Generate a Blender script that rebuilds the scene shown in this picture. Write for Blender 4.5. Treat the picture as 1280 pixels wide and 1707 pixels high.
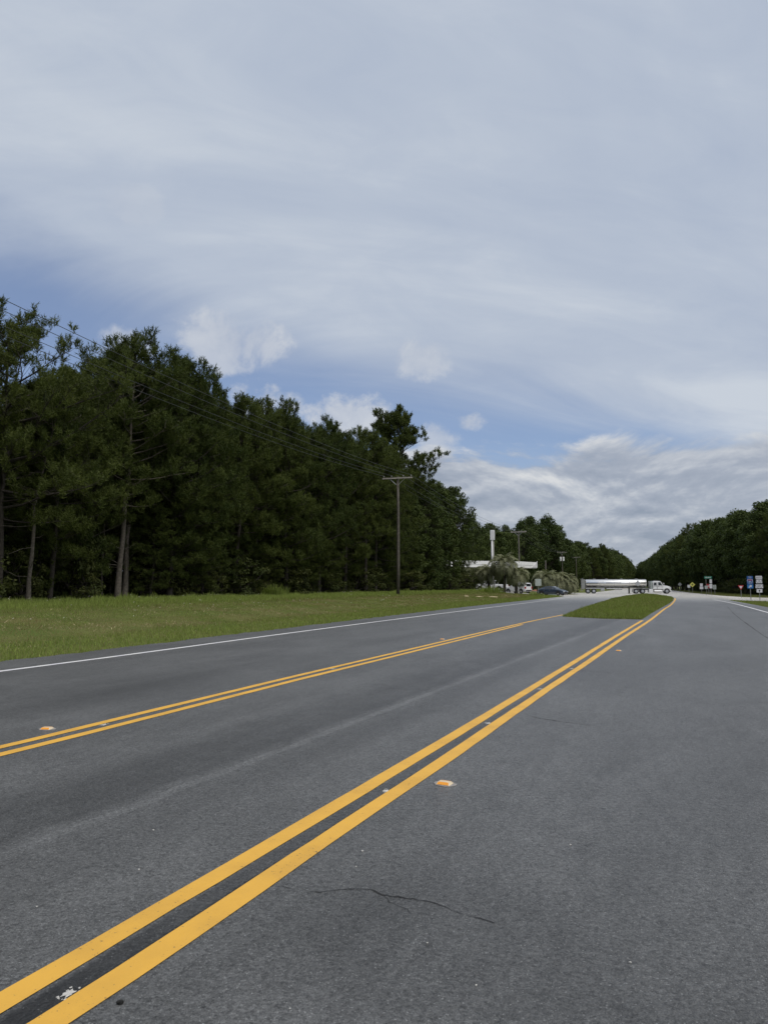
import bpy, bmesh, math, random
import numpy as np
from mathutils import Vector, Matrix

R = math.radians
for o in list(bpy.data.objects):
    bpy.data.objects.remove(o)
scene = bpy.context.scene
col = scene.collection

# ------------------------------------------------------------------ camera
cd = bpy.data.cameras.new('camera')
cam = bpy.data.objects.new('camera', cd)
col.objects.link(cam)
cd.sensor_fit = 'VERTICAL'
cd.sensor_height = 24.0
cd.lens = 24.0 * 1200 / 1707
cd.clip_start = 0.05
cd.clip_end = 8000
cam.location = (0, 0, 1.55)
cam.rotation_euler = (R(90 + 5.829), 0, R(21.37))
scene.camera = cam

# ------------------------------------------------------------------ light
SUN_AZ, SUN_EL = 115.0, 60.0          # degrees clockwise from the road direction, degrees above the horizon
SUN_STRENGTH = 1.5
SKY_STRENGTH = 0.1
scene.view_settings.view_transform = 'Standard'
scene.view_settings.look = 'None'
scene.view_settings.exposure = 0.0
scene.view_settings.gamma = 1.0
scene.view_settings.use_curve_mapping = False

sd = bpy.data.lights.new('sun', 'SUN')
sd.energy = SUN_STRENGTH
sd.angle = R(14)
sd.color = (1.0, 0.96, 0.9)
sun = bpy.data.objects.new('sun', sd)
col.objects.link(sun)
sdir = Vector((math.sin(R(SUN_AZ)) * math.cos(R(SUN_EL)), math.cos(R(SUN_AZ)) * math.cos(R(SUN_EL)), math.sin(R(SUN_EL))))
sun.rotation_euler = sdir.to_track_quat('Z', 'Y').to_euler()
sun.location = (0, 0, 60)


class NT:
    """tiny helper to write node graphs"""
    def __init__(self, tree):
        self.t = tree
        self.n = tree.nodes
        self.l = tree.links

    def node(self, typ, **kw):
        nd = self.n.new(typ)
        for k, v in kw.items():
            setattr(nd, k, v)
        return nd

    def put(self, sock, v):
        if isinstance(v, bpy.types.NodeSocket):
            self.l.new(v, sock)
        else:
            sock.default_value = v

    def m(self, op, a, b=0.0, c=0.0):
        nd = self.node('ShaderNodeMath', operation=op)
        for i, v in enumerate((a, b, c)):
            self.put(nd.inputs[i], v)
        return nd.outputs[0]

    def smooth(self, v, lo, hi, a=0.0, b=1.0):
        nd = self.node('ShaderNodeMapRange', interpolation_type='SMOOTHSTEP')
        for i, x in enumerate((v, lo, hi, a, b)):
            self.put(nd.inputs[i], x)
        return nd.outputs[0]

    def noise(self, vec, scale, detail=4.0, rough=0.55, dist=0.0, dim='3D'):
        nd = self.node('ShaderNodeTexNoise', noise_dimensions=dim)
        if vec is not None:
            self.put(nd.inputs['Vector'], vec)
        self.put(nd.inputs['Scale'], scale)
        self.put(nd.inputs['Detail'], detail)
        self.put(nd.inputs['Roughness'], rough)
        self.put(nd.inputs['Distortion'], dist)
        return nd.outputs[0]

    def vec(self, x, y, z):
        nd = self.node('ShaderNodeCombineXYZ')
        for i, v in enumerate((x, y, z)):
            self.put(nd.inputs[i], v)
        return nd.outputs[0]

    def xyz(self, v):
        nd = self.node('ShaderNodeSeparateXYZ')
        self.l.new(v, nd.inputs[0])
        return nd.outputs

    def mix(self, f, a, b, blend='MIX'):
        nd = self.node('ShaderNodeMix', data_type='RGBA', blend_type=blend)
        self.put(nd.inputs[0], f)
        for s, v in ((nd.inputs[6], a), (nd.inputs[7], b)):
            if isinstance(v, bpy.types.NodeSocket):
                self.l.new(v, s)
            else:
                s.default_value = (v[0], v[1], v[2], 1.0)
        return nd.outputs[2]

    def ramp(self, f, stops):
        nd = self.node('ShaderNodeValToRGB')
        e = nd.color_ramp.elements
        while len(e) < len(stops):
            e.new(0.5)
        for i, (p, c) in enumerate(stops):
            e[i].position = p
            e[i].color = (c[0], c[1], c[2], 1)
        self.put(nd.inputs[0], f)
        return nd.outputs[0]


def build_world():
    w = bpy.data.worlds.new('World')
    scene.world = w
    w.use_nodes = True
    t = w.node_tree
    for nd in list(t.nodes):
        t.nodes.remove(nd)
    g = NT(t)
    out = g.node('ShaderNodeOutputWorld')
    bg = g.node('ShaderNodeBackground')
    g.l.new(bg.outputs[0], out.inputs[0])
    bg.inputs[1].default_value = SKY_STRENGTH
    sky = g.node('ShaderNodeTexSky', sky_type='NISHITA')
    sky.sun_disc = False
    sky.sun_elevation = R(SUN_EL)
    sky.sun_rotation = R(SUN_AZ)
    sky.altitude = 30
    sky.air_density = 1.0
    sky.dust_density = 0.6
    sky.ozone_density = 2.0
    tc = g.node('ShaderNodeTexCoord')
    d = tc.outputs['Generated']
    x, y, z = g.xyz(d)
    el = g.m('MULTIPLY', g.m('ARCSINE', z), 57.29578)
    az = g.m('ARCTAN2', x, y)                       # radians from the road direction
    azd = g.m('MULTIPLY', az, 57.29578)
    zc = g.m('ADD', g.m('MAXIMUM', z, 0.0), 0.30)
    px = g.m('DIVIDE', x, zc)
    py = g.m('DIVIDE', y, zc)
    # high thin veil, drawn out into streaks
    c, s = math.cos(R(32)), math.sin(R(32))
    u = g.m('ADD', g.m('MULTIPLY', px, c), g.m('MULTIPLY', py, s))
    v = g.m('SUBTRACT', g.m('MULTIPLY', py, c), g.m('MULTIPLY', px, s))
    vs = g.vec(g.m('MULTIPLY', u, 0.75), g.m('MULTIPLY', v, 1.6), 0.0)
    n1 = g.noise(vs, 1.35, 6.0, 0.55, 0.7)
    n2 = g.noise(g.vec(g.m('MULTIPLY', u, 0.8), g.m('MULTIPLY', v, 1.8), 4.0), 4.2, 6.0, 0.6, 1.0)
    nn = g.m('ADD', g.m('MULTIPLY', n1, 0.75), g.m('MULTIPLY', n2, 0.25))
    veil_c = g.ramp(nn, [(0.34, (4.15, 4.80, 6.0)), (0.5, (4.85, 5.45, 6.45)), (0.64, (5.9, 6.4, 7.1))])
    # brighter and whiter towards the hidden sun
    dot = g.node('ShaderNodeVectorMath', operation='DOT_PRODUCT')
    g.l.new(d, dot.inputs[0])
    dot.inputs[1].default_value = sdir
    glow = g.smooth(dot.outputs['Value'], 0.45, 1.0)
    veil_c = g.mix(g.m('MULTIPLY', glow, 0.9), veil_c, (13.5, 13.0, 12.6))
    bnd = g.m('SUBTRACT', 14.8, g.m('MULTIPLY', g.m('SINE', g.m('ADD', az, R(20))), 13.5))
    e2 = g.m('ADD', g.m('SUBTRACT', el, bnd), g.m('MULTIPLY', g.m('SUBTRACT', n1, 0.5), 10.0))
    cover = g.smooth(e2, -2.0, 5.0, 0.22, 0.96)
    blue = g.mix(1.0, sky.outputs[0], (0.95, 0.97, 1.10), 'MULTIPLY')
    colr = g.mix(cover, blue, veil_c)
    # small cumulus puffs in the gap
    na = g.noise(d, 15.0, 8.0, 0.62, 0.2)
    nb = g.m('SUBTRACT', na, 0.5)
    puff = None
    for (a0, e0, ra, re_, amp) in ((-33.6, 18.9, 4.6, 2.9, 0.75), (-18.2, 18.0, 2.6, 1.9, 0.65), (-24.5, 13.4, 4.2, 1.7, 1.0),
                                   (-31.0, 14.4, 3.4, 1.9, 1.0), (-14.6, 12.9, 1.8, 0.9, 0.9), (-42.0, 17.8, 3.0, 1.6, 0.8),
                                   (-17.0, 11.6, 2.2, 1.8, 0.8), (-41.5, 27.5, 2.5, 1.6, 0.2), (55, 17, 5, 3, .9), (-75, 19, 6, 3.5, .9),
                                   (-110, 16, 6, 3, .8), (120, 18, 7, 3, .9), (170, 16, 6, 3, .8)):
        q = g.m('ADD', g.m('POWER', g.m('DIVIDE', g.m('SUBTRACT', azd, a0), ra), 2.0),
                g.m('POWER', g.m('DIVIDE', g.m('SUBTRACT', el, e0), re_), 2.0))
        k = g.m('MULTIPLY', g.smooth(g.m('ADD', q, g.m('MULTIPLY', nb, -4.0)), 0.95, 0.1), amp)
        puff = k if puff is None else g.m('MAXIMUM', puff, k)
    puff_c = g.mix(g.smooth(na, 0.35, 0.7), (5.0, 5.4, 6.2), (6.6, 6.8, 7.1))
    colr = g.mix(g.m('MULTIPLY', puff, 0.78), colr, puff_c)
    # cumulus bank along the horizon
    cv = g.vec(g.m('MULTIPLY', az, 4.0), g.m('MULTIPLY', el, 0.16), 1.7)
    c1 = g.noise(cv, 1.15, 8.0, 0.6, 0.35)
    c2 = g.noise(g.vec(g.m('MULTIPLY', az, 4.0), g.m('ADD', g.m('MULTIPLY', el, 0.16), 0.10), 1.7), 1.15, 8.0, 0.6, 0.35)
    lip = g.m('SUBTRACT', g.m('ADD', 10.6, g.m('MULTIPLY', g.m('SUBTRACT', c1, 0.5), 9.0)), el)
    bank = g.smooth(lip, -0.5, 0.9)
    bank = g.m('MULTIPLY', bank, 0.92)
    light = g.m('ADD', g.m('MULTIPLY', g.m('SUBTRACT', c1, c2), 2.6), g.m('MULTIPLY', g.m('SUBTRACT', c1, 0.5), 0.9))
    tone = g.m('ADD', g.m('ADD', 0.42, light), g.m('MULTIPLY', g.smooth(lip, 2.0, 0.0), 0.22))
    bank_c = g.ramp(tone, [(0.06, (2.8, 3.25, 4.05)), (0.40, (3.8, 4.2, 4.95)), (0.66, (5.3, 5.6, 6.1)), (0.90, (7.0, 7.1, 7.2))])
    colr = g.mix(bank, colr, bank_c)
    # thin haze right at the horizon
    colr = g.mix(g.smooth(el, 3.5, 0.0, 0.0, 0.6), colr, (4.6, 5.0, 5.7))
    g.l.new(colr, bg.inputs[0])


build_world()

# ------------------------------------------------------------------ mesh helpers
def tri_object(name, verts, tris, mats, parent=None, smooth=False, matidx=None, tint=None):
    me = bpy.data.meshes.new(name)
    verts = np.asarray(verts, dtype=np.float32)
    tris = np.asarray(tris, dtype=np.int32)
    me.vertices.add(len(verts))
    me.vertices.foreach_set('co', verts.ravel())
    me.loops.add(tris.size)
    me.loops.foreach_set('vertex_index', tris.ravel())
    me.polygons.add(len(tris))
    me.polygons.foreach_set('loop_start', np.arange(0, tris.size, 3, dtype=np.int32))
    me.polygons.foreach_set('loop_total', np.full(len(tris), 3, dtype=np.int32))
    if smooth:
        me.polygons.foreach_set('use_smooth', np.ones(len(tris), dtype=bool))
    for m in (mats if isinstance(mats, (list, tuple)) else [mats]):
        me.materials.append(m)
    if matidx is not None:
        me.polygons.foreach_set('material_index', np.asarray(matidx, dtype=np.int32))
    if tint is not None:
        a = me.attributes.new('tint', 'FLOAT', 'FACE')
        a.data.foreach_set('value', np.asarray(tint, dtype=np.float32))
    me.update(calc_edges=True)
    return link(name, me, parent)


def link(name, data, parent=None):
    o = bpy.data.objects.new(name, data)
    col.objects.link(o)
    if parent:
        o.parent = parent
    return o


class MB:
    """collects shapes, builds one mesh"""
    def __init__(self):
        self.v, self.f = [], []

    def add(self, verts, faces):
        n = len(self.v)
        self.v += [tuple(p) for p in verts]
        self.f += [tuple(i + n for i in fc) for fc in faces]
        return self

    def box(self, cx, cy, cz, sx, sy, sz):
        x, y, z = sx / 2, sy / 2, sz / 2
        p = [(cx + i * x, cy + j * y, cz + k * z) for k in (-1, 1) for j in (-1, 1) for i in (-1, 1)]
        return self.add(p, [(0, 2, 3, 1), (4, 5, 7, 6), (0, 1, 5, 4), (2, 6, 7, 3), (0, 4, 6, 2), (1, 3, 7, 5)])

    def tube(self, pts, rad, n=8, caps=True):
        pts = [Vector(p) for p in pts]
        if not hasattr(rad, '__len__'):
            rad = [rad] * len(pts)
        vs, fs = [], []
        for i, p in enumerate(pts):
            t = (pts[min(i + 1, len(pts) - 1)] - pts[max(i - 1, 0)]).normalized()
            a = t.orthogonal().normalized() if abs(t.z) < 0.95 else (Vector((1, 0, 0)) - t * t.x).normalized()
            b = t.cross(a)
            for k in range(n):
                q = 2 * math.pi * k / n
                vs.append(p + (a * math.cos(q) + b * math.sin(q)) * rad[i])
        for i in range(len(pts) - 1):
            for k in range(n):
                k2 = (k + 1) % n
                fs.append((i * n + k, i * n + k2, (i + 1) * n + k2, (i + 1) * n + k))
        if caps:
            fs.append(tuple(range(n - 1, -1, -1)))
            fs.append(tuple(range((len(pts) - 1) * n, len(pts) * n)))
        return self.add(vs, fs)

    def prism(self, poly, axis, a, b):
        """poly in the two other axes, extruded along axis from a to b"""
        def p3(p, t):
            if axis == 'y':
                return (p[0], t, p[1])
            if axis == 'x':
                return (t, p[0], p[1])
            return (p[0], p[1], t)
        n = len(poly)
        vs = [p3(p, a) for p in poly] + [p3(p, b) for p in poly]
        fs = [tuple(range(n)), tuple(range(2 * n - 1, n - 1, -1))]
        fs += [(i, (i + 1) % n, n + (i + 1) % n, n + i) for i in range(n)]
        return self.add(vs, fs)

    def slab(self, quad, thick):
        """thin plate on a 3-D quad, thickened outwards along its normal"""
        q = [Vector(p) for p in quad]
        nrm = (q[1] - q[0]).cross(q[2] - q[0]).normalized() * thick
        n = len(q)
        vs = q + [p + nrm for p in q]
        fs = [tuple(range(n - 1, -1, -1)), tuple(range(n, 2 * n))] + [(i, (i + 1) % n, n + (i + 1) % n, n + i) for i in range(n)]
        return self.add(vs, fs)

    def build(self, name, mat, parent=None, bevel=0.0, smooth=False):
        me = bpy.data.meshes.new(name)
        me.from_pydata(self.v, [], self.f)
        bm = bmesh.new()
        bm.from_mesh(me)
        bmesh.ops.recalc_face_normals(bm, faces=bm.faces)
        if bevel:
            ed = [e for e in bm.edges if len(e.link_faces) == 2 and e.calc_face_angle(0) > 0.5]
            bmesh.ops.bevel(bm, geom=ed, offset=bevel, segments=2, affect='EDGES', clamp_overlap=True)
        bm.to_mesh(me)
        bm.free()
        if smooth:
            for p in me.polygons:
                p.use_smooth = True
        me.materials.append(mat)
        return link(name, me, parent)


def empty(name, loc=(0, 0, 0), rz=0.0):
    o = bpy.data.objects.new(name, None)
    o.empty_display_size = 0.2
    col.objects.link(o)
    o.location = loc
    o.rotation_euler = (0, 0, rz)
    return o


def tag(o, label=None, cat=None, group=None, kind=None):
    if label:
        o['label'] = label
    if cat:
        o['category'] = cat
    if group:
        o['group'] = group
    if kind:
        o['kind'] = kind
    return o


def copy_tree(o, parent=None):
    c = o.copy()
    col.objects.link(c)
    c.parent = parent
    for ch in kids.get(o.name, ()):
        copy_tree(ch, c)
    return c


kids = {}


def register(root):
    """remember a thing's children so that copies need no search"""
    for o in [root] + list(root.children_recursive):
        kids[o.name] = list(o.children)


# ------------------------------------------------------------------ materials
def mat(name, color=(0.5, 0.5, 0.5), rough=0.6, metal=0.0, spec=0.5, vary=0.0, vscale=8.0, bump=0.0):
    m = bpy.data.materials.new(name)
    m.use_nodes = True
    g = NT(m.node_tree)
    b = g.n['Principled BSDF']
    b.inputs['Base Color'].default_value = (*color, 1)
    b.inputs['Roughness'].default_value = rough
    b.inputs['Metallic'].default_value = metal
    b.inputs['Specular IOR Level'].default_value = spec
    if vary or bump:
        tc = g.node('ShaderNodeTexCoord')
        n = g.noise(tc.outputs['Object'], vscale, 6.0, 0.6)
        if vary:
            k = g.smooth(n, 0.3, 0.7, 1 - vary, 1 + vary)
            vm = g.node('ShaderNodeVectorMath', operation='SCALE')
            vm.inputs[0].default_value = color
            g.l.new(k, vm.inputs['Scale'])
            g.l.new(vm.outputs[0], b.inputs['Base Color'])
        if bump:
            bp = g.node('ShaderNodeBump')
            bp.inputs['Strength'].default_value = bump
            bp.inputs['Distance'].default_value = 0.02
            g.l.new(n, bp.inputs['Height'])
            g.l.new(bp.outputs[0], b.inputs['Normal'])
    return m


def leaf_mat(name, dark, light, rough=0.55, trans=0.25):
    m = bpy.data.materials.new(name)
    m.use_nodes = True
    g = NT(m.node_tree)
    for nd in list(g.n):
        g.n.remove(nd)
    out = g.node('ShaderNodeOutputMaterial')
    at = g.node('ShaderNodeAttribute', attribute_name='tint')
    oi = g.node('ShaderNodeObjectInfo')
    f = g.m('ADD', g.m('MULTIPLY', at.outputs['Fac'], 0.62), g.m('MULTIPLY', oi.outputs['Random'], 0.38))
    c = g.mix(f, dark, light)
    p = g.node('ShaderNodeBsdfPrincipled')
    g.l.new(c, p.inputs['Base Color'])
    p.inputs['Roughness'].default_value = rough
    p.inputs['Specular IOR Level'].default_value = 0.12
    tr = g.node('ShaderNodeBsdfTranslucent')
    g.l.new(g.mix(1.0, c, (1.15, 1.3, 0.6), 'MULTIPLY'), tr.inputs[0])
    mx = g.node('ShaderNodeMixShader')
    mx.inputs[0].default_value = trans
    g.l.new(p.outputs[0], mx.inputs[1])
    g.l.new(tr.outputs[0], mx.inputs[2])
    g.l.new(mx.outputs[0], out.inputs[0])
    return m


def grass_mat(name, straw, mid, fresh):
    m = leaf_mat(name, mid, fresh, 0.6, 0.3)
    g = NT(m.node_tree)
    at = [n for n in g.n if n.type == 'ATTRIBUTE'][0]
    c = g.ramp(at.outputs['Fac'], [(0.0, straw), (0.42, mid), (1.0, fresh)])
    p = [n for n in g.n if n.type == 'BSDF_PRINCIPLED'][0]
    t = [n for n in g.n if n.type == 'BSDF_TRANSLUCENT'][0]
    g.l.new(c, p.inputs['Base Color'])
    g.l.new(g.mix(1.0, c, (1.15, 1.3, 0.6), 'MULTIPLY'), t.inputs[0])
    return m


def asphalt_mat():
    m = bpy.data.materials.new('asphalt')
    m.use_nodes = True
    g = NT(m.node_tree)
    b = g.n['Principled BSDF']
    tc = g.node('ShaderNodeTexCoord')
    P = tc.outputs['Object']
    x, y, z = g.xyz(P)
    # aggregate: two sizes of stone chips with their own shade
    def chips(scale, lo, hi):
        v = g.node('ShaderNodeTexVoronoi', feature='F1')
        g.l.new(P, v.inputs['Vector'])
        v.inputs['Scale'].default_value = scale
        r, gg, bb = g.xyz(v.outputs['Color'])
        return r, gg, v.outputs['Distance']
    r1, g1, d1 = chips(150.0, 0, 1)
    r2, g2, d2 = chips(62.0, 0, 1)
    fine = g.m('ADD', g.m('MULTIPLY', g.m('SUBTRACT', r1, 0.5), 0.55), g.m('MULTIPLY', g.m('SUBTRACT', r2, 0.5), 0.45))
    pits = g.smooth(g.noise(P, 210.0, 2.0, 0.5), 0.36, 0.5, 0.55, 1.0)
    bright = g.m('MULTIPLY', g.smooth(r1, 0.955, 0.985), g.smooth(d1, 0.6, 0.35))
    # wear drawn out along the driving direction
    wv = g.vec(g.m('MULTIPLY', x, 1.0), g.m('MULTIPLY', y, 0.10), 0.0)
    wear = g.noise(wv, 0.9, 4.0, 0.55, 0.4)
    mott = g.noise(g.vec(x, g.m('MULTIPLY', y, 0.45), 3.0), 0.75, 9.0, 0.70, 0.3)
    mid = g.noise(P, 7.0, 5.0, 0.65)
    # dark stained band in the gore lane, left of the bare seam, and damp-looking blotches on the right lane
    sx = g.m('ADD', g.m('MULTIPLY', y, 0.0545), -3.80)         # seam line x(y)
    off = g.m('SUBTRACT', x, sx)
    wob = g.m('MULTIPLY', g.m('SUBTRACT', g.noise(g.vec(0.0, y, 0.0), 1.3, 4.0, 0.6), 0.5), 0.30)
    offw = g.m('ADD', off, wob)
    stain = g.m('MULTIPLY', g.smooth(offw, -0.08, -0.22), g.smooth(offw, -1.35, -0.7))
    stain = g.m('MULTIPLY', stain, g.smooth(mott, 0.34, 0.50))
    stain2 = g.m('MULTIPLY', g.m('MULTIPLY', g.smooth(offw, 0.1, 0.3), g.smooth(offw, 0.75, 0.45)), g.smooth(mott, 0.42, 0.58))
    lane = g.smooth(mott, 0.34, 0.66, -1.0, 1.0)
    val = g.m('ADD', 0.100, g.m('MULTIPLY', lane, 0.014))
    val = g.m('ADD', val, g.m('MULTIPLY', g.smooth(wear, 0.3, 0.7, -1.0, 1.0), 0.009))
    val = g.m('ADD', val, g.m('MULTIPLY', g.m('SUBTRACT', mid, 0.5), 0.018))
    val = g.m('SUBTRACT', val, g.m('MULTIPLY', stain, 0.036))
    val = g.m('SUBTRACT', val, g.m('MULTIPLY', stain2, 0.022))
    # tyre-polished tracks of the far lane, a little darker
    tr1 = g.smooth(g.m('ABSOLUTE', g.m('ADD', x, 7.6)), 0.55, 0.1)
    tr2 = g.smooth(g.m('ABSOLUTE', g.m('ADD', x, 9.6)), 0.6, 0.1)
    val = g.m('SUBTRACT', val, g.m('MULTIPLY', g.m('ADD', tr1, g.m('MULTIPLY', tr2, 0.5)), 0.008))
    # bare seam where the paving lanes meet
    seam = g.m('MULTIPLY', g.smooth(g.m('ABSOLUTE', g.m('ADD', off, g.m('MULTIPLY', wob, 0.4))), 0.062, 0.046), g.smooth(mott, 0.25, 0.5, 0.55, 1.0))
    seam = g.m('MULTIPLY', seam, g.smooth(y, 30.0, 22.0))
    seam = g.m('MULTIPLY', seam, g.smooth(y, 2.8, 4.6, 0.25, 1.0))
    val = g.m('ADD', val, g.m('MULTIPLY', seam, 0.034))
    for (cx_, cy_, rx_, ry_, amt) in ((-1.05, 3.30, 0.95, 0.75, 0.030), (0.35, 2.75, 0.9, 0.45, 0.022), (0.9, 6.3, 1.0, 1.7, 0.016), (-7.6, 9.0, 1.3, 2.5, 0.018), (-0.3, 15.0, 1.2, 3.0, 0.012)):
        q = g.m('ADD', g.m('POWER', g.m('DIVIDE', g.m('SUBTRACT', x, cx_), rx_), 2.0), g.m('POWER', g.m('DIVIDE', g.m('SUBTRACT', y, cy_), ry_), 2.0))
        k = g.smooth(g.m('ADD', q, g.m('MULTIPLY', g.m('SUBTRACT', mott, 0.5), -4.0)), 1.3, 0.1)
        val = g.m('SUBTRACT', val, g.m('MULTIPLY', k, amt))
    # old tar joint along the near double line, ragged, heaviest at the near end
    jo = g.m('SUBTRACT', x, g.m('ADD', g.m('MULTIPLY', y, 0.0475), -2.322))
    jw = g.m('MULTIPLY', g.m('SUBTRACT', g.noise(P, 16.0, 6.0, 0.7), 0.5), 0.10)
    heavy = g.smooth(g.m('ADD', y, g.m('MULTIPLY', g.m('SUBTRACT', mott, 0.5), 2.0)), 3.5, 1.9)
    band = g.smooth(g.m('ADD', g.m('ABSOLUTE', jo), g.m('MULTIPLY', jw, 0.6)), 0.095, 0.045)
    thin = g.smooth(g.m('ABSOLUTE', g.m('ADD', g.m('SUBTRACT', jo, 0.052), jw)), 0.026, 0.008)
    tarry = g.m('MULTIPLY', band, g.m('ADD', 0.38, g.m('MULTIPLY', heavy, 0.44)))
    tarry = g.m('MAXIMUM', tarry, g.m('MULTIPLY', thin, g.smooth(y, 17.0, 9.0, 0.0, 0.8)))
    tarry = g.m('MULTIPLY', tarry, g.smooth(y, 26.0, 12.0))
    jf = g.m('SUBTRACT', 1.0, tarry)
    # paler with distance: grazing sky reflection painted into the base colour
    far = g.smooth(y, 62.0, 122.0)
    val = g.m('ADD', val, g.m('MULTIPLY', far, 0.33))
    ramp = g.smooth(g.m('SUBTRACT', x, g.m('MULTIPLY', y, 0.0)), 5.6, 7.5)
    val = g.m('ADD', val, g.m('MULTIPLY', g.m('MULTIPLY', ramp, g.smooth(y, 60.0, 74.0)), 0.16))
    g3 = g.noise(P, 30.0, 3.0, 0.7)
    g4 = g.noise(g.vec(x, g.m('MULTIPLY', y, 0.35), 0.0), 9.0, 5.0, 0.7)
    grain = g.m('ADD', g.m('MULTIPLY', g.m('SUBTRACT', g3, 0.5), 1.1), g.m('MULTIPLY', g.m('SUBTRACT', g4, 0.5), 0.8))
    val = g.m('MULTIPLY', val, g.m('ADD', 1.0, g.m('ADD', g.m('MULTIPLY', fine, 1.15), grain)))
    val = g.m('MULTIPLY', g.m('MULTIPLY', val, pits), jf)
    val = g.m('ADD', val, g.m('MULTIPLY', bright, 0.11))
    val = g.m('MAXIMUM', val, 0.012)
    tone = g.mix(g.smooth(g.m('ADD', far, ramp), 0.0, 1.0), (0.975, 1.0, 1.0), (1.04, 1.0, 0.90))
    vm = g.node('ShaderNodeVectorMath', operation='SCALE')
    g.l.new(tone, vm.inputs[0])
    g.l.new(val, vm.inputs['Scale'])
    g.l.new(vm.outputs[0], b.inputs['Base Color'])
    b.inputs['Roughness'].default_value = 0.50
    b.inputs['Specular IOR Level'].default_value = 0.5
    bp = g.node('ShaderNodeBump')
    bp.inputs['Strength'].default_value = 0.8
    bp.inputs['Distance'].default_value = 0.006
    g.l.new(g.m('ADD', g.m('MULTIPLY', d2, -0.8), g.m('MULTIPLY', pits, 0.7)), bp.inputs['Height'])
    g.l.new(bp.outputs[0], b.inputs['Normal'])
    return m


def paint_mat(name, color, wear=0.5):
    m = bpy.data.materials.new(name)
    m.use_nodes = True
    g = NT(m.node_tree)
    b = g.n['Principled BSDF']
    tc = g.node('ShaderNodeTexCoord')
    P = tc.outputs['Object']
    n = g.noise(P, 55.0, 6.0, 0.7)
    n2 = g.noise(P, 2.2, 5.0, 0.6)
    nf = g.noise(P, 260.0, 2.0, 0.5)
    chip = g.smooth(g.m('ADD', n, g.m('MULTIPLY', n2, 0.25)), 0.80 - 0.1 * wear, 0.86 - 0.1 * wear)
    c = g.mix(g.smooth(n2, 0.35, 0.7), color, (color[0] * 0.86, color[1] * 0.86, color[2] * 0.95))
    c = g.mix(g.smooth(nf, 0.42, 0.25, 0.0, 0.28), c, (color[0] * 0.55, color[1] * 0.5, color[2] * 0.6))
    c = g.mix(chip, c, (0.06, 0.06, 0.06))
    g.l.new(c, b.inputs['Base Color'])
    b.inputs['Roughness'].default_value = 0.6
    b.inputs['Specular IOR Level'].default_value = 0.35
    bp = g.node('ShaderNodeBump')
    bp.inputs['Strength'].default_value = 0.35
    bp.inputs['Distance'].default_value = 0.004
    g.l.new(g.noise(P, 120.0, 3.0, 0.6), bp.inputs['Height'])
    g.l.new(bp.outputs[0], b.inputs['Normal'])
    return m


def ground_mat():
    m = bpy.data.materials.new('grass_ground')
    m.use_nodes = True
    g = NT(m.node_tree)
    b = g.n['Principled BSDF']
    tc = g.node('ShaderNodeTexCoord')
    P = tc.outputs['Object']
    x, y, z = g.xyz(P)
    n = g.noise(P, 0.35, 6.0, 0.62, 0.4)
    n2 = g.noise(P, 2.6, 6.0, 0.65)
    nf = g.noise(P, 22.0, 4.0, 0.7)
    c = g.mix(g.smooth(n, 0.35, 0.65), (0.095, 0.128, 0.030), (0.145, 0.155, 0.050))
    c = g.mix(g.smooth(n2, 0.54, 0.72, 0.0, 0.7), c, (0.15, 0.125, 0.065))
    c = g.mix(g.smooth(nf, 0.35, 0.6, 0.5, 0.0), c, (0.045, 0.055, 0.016))
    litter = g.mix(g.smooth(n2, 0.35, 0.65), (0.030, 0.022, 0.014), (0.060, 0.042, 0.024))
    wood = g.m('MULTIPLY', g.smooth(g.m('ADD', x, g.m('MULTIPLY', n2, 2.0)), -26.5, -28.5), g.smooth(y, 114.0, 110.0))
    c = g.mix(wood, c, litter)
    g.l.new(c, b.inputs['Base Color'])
    b.inputs['Roughness'].default_value = 0.9
    b.inputs['Specular IOR Level'].default_value = 0.1
    bp = g.node('ShaderNodeBump')
    bp.inputs['Strength'].default_value = 0.8
    bp.inputs['Distance'].default_value = 0.06
    g.l.new(g.m('ADD', n2, g.m('MULTIPLY', nf, 0.5)), bp.inputs['Height'])
    g.l.new(bp.outputs[0], b.inputs['Normal'])
    return m


M = {}
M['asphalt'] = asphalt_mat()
M['ground'] = ground_mat()
M['yellow'] = paint_mat('yellow_paint', (0.70, 0.395, 0.058), 0.45)
M['white_line'] = paint_mat('white_paint_line', (0.68, 0.68, 0.66), 0.5)
M['tar'] = mat('tar', (0.030, 0.030, 0.029), 0.9, spec=0.2, vary=0.85, vscale=110, bump=1.0)
M['old_seam'] = mat('old_seam', (0.055, 0.056, 0.058), 0.9, vary=0.5, vscale=6)
M['crack'] = mat('crack', (0.018, 0.018, 0.018), 0.9)
M['grass'] = grass_mat('grass_blade', (0.25, 0.205, 0.105), (0.145, 0.180, 0.046), (0.265, 0.330, 0.085))
M['needle'] = leaf_mat('pine_needle', (0.026, 0.042, 0.011), (0.098, 0.118, 0.030), 0.6, 0.18)
M['leaf'] = leaf_mat('leaf', (0.026, 0.042, 0.012), (0.080, 0.105, 0.030), 0.6, 0.18)
M['shrub'] = leaf_mat('shrub_leaf', (0.030, 0.044, 0.014), (0.085, 0.092, 0.028), 0.6, 0.2)
M['frond'] = leaf_mat('palm_leaflet', (0.125, 0.14, 0.08), (0.27, 0.275, 0.17), 0.6, 0.15)
M['bark'] = mat('pine_bark', (0.036, 0.030, 0.024), 0.9, vary=0.45, vscale=9, bump=0.8)
M['bark_pale'] = mat('pale_bark', (0.092, 0.080, 0.066), 0.9, vary=0.4, vscale=9, bump=0.8)
M['palm_trunk'] = mat('palm_trunk', (0.07, 0.06, 0.05), 0.9, vary=0.4, vscale=14, bump=0.9)
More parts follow.
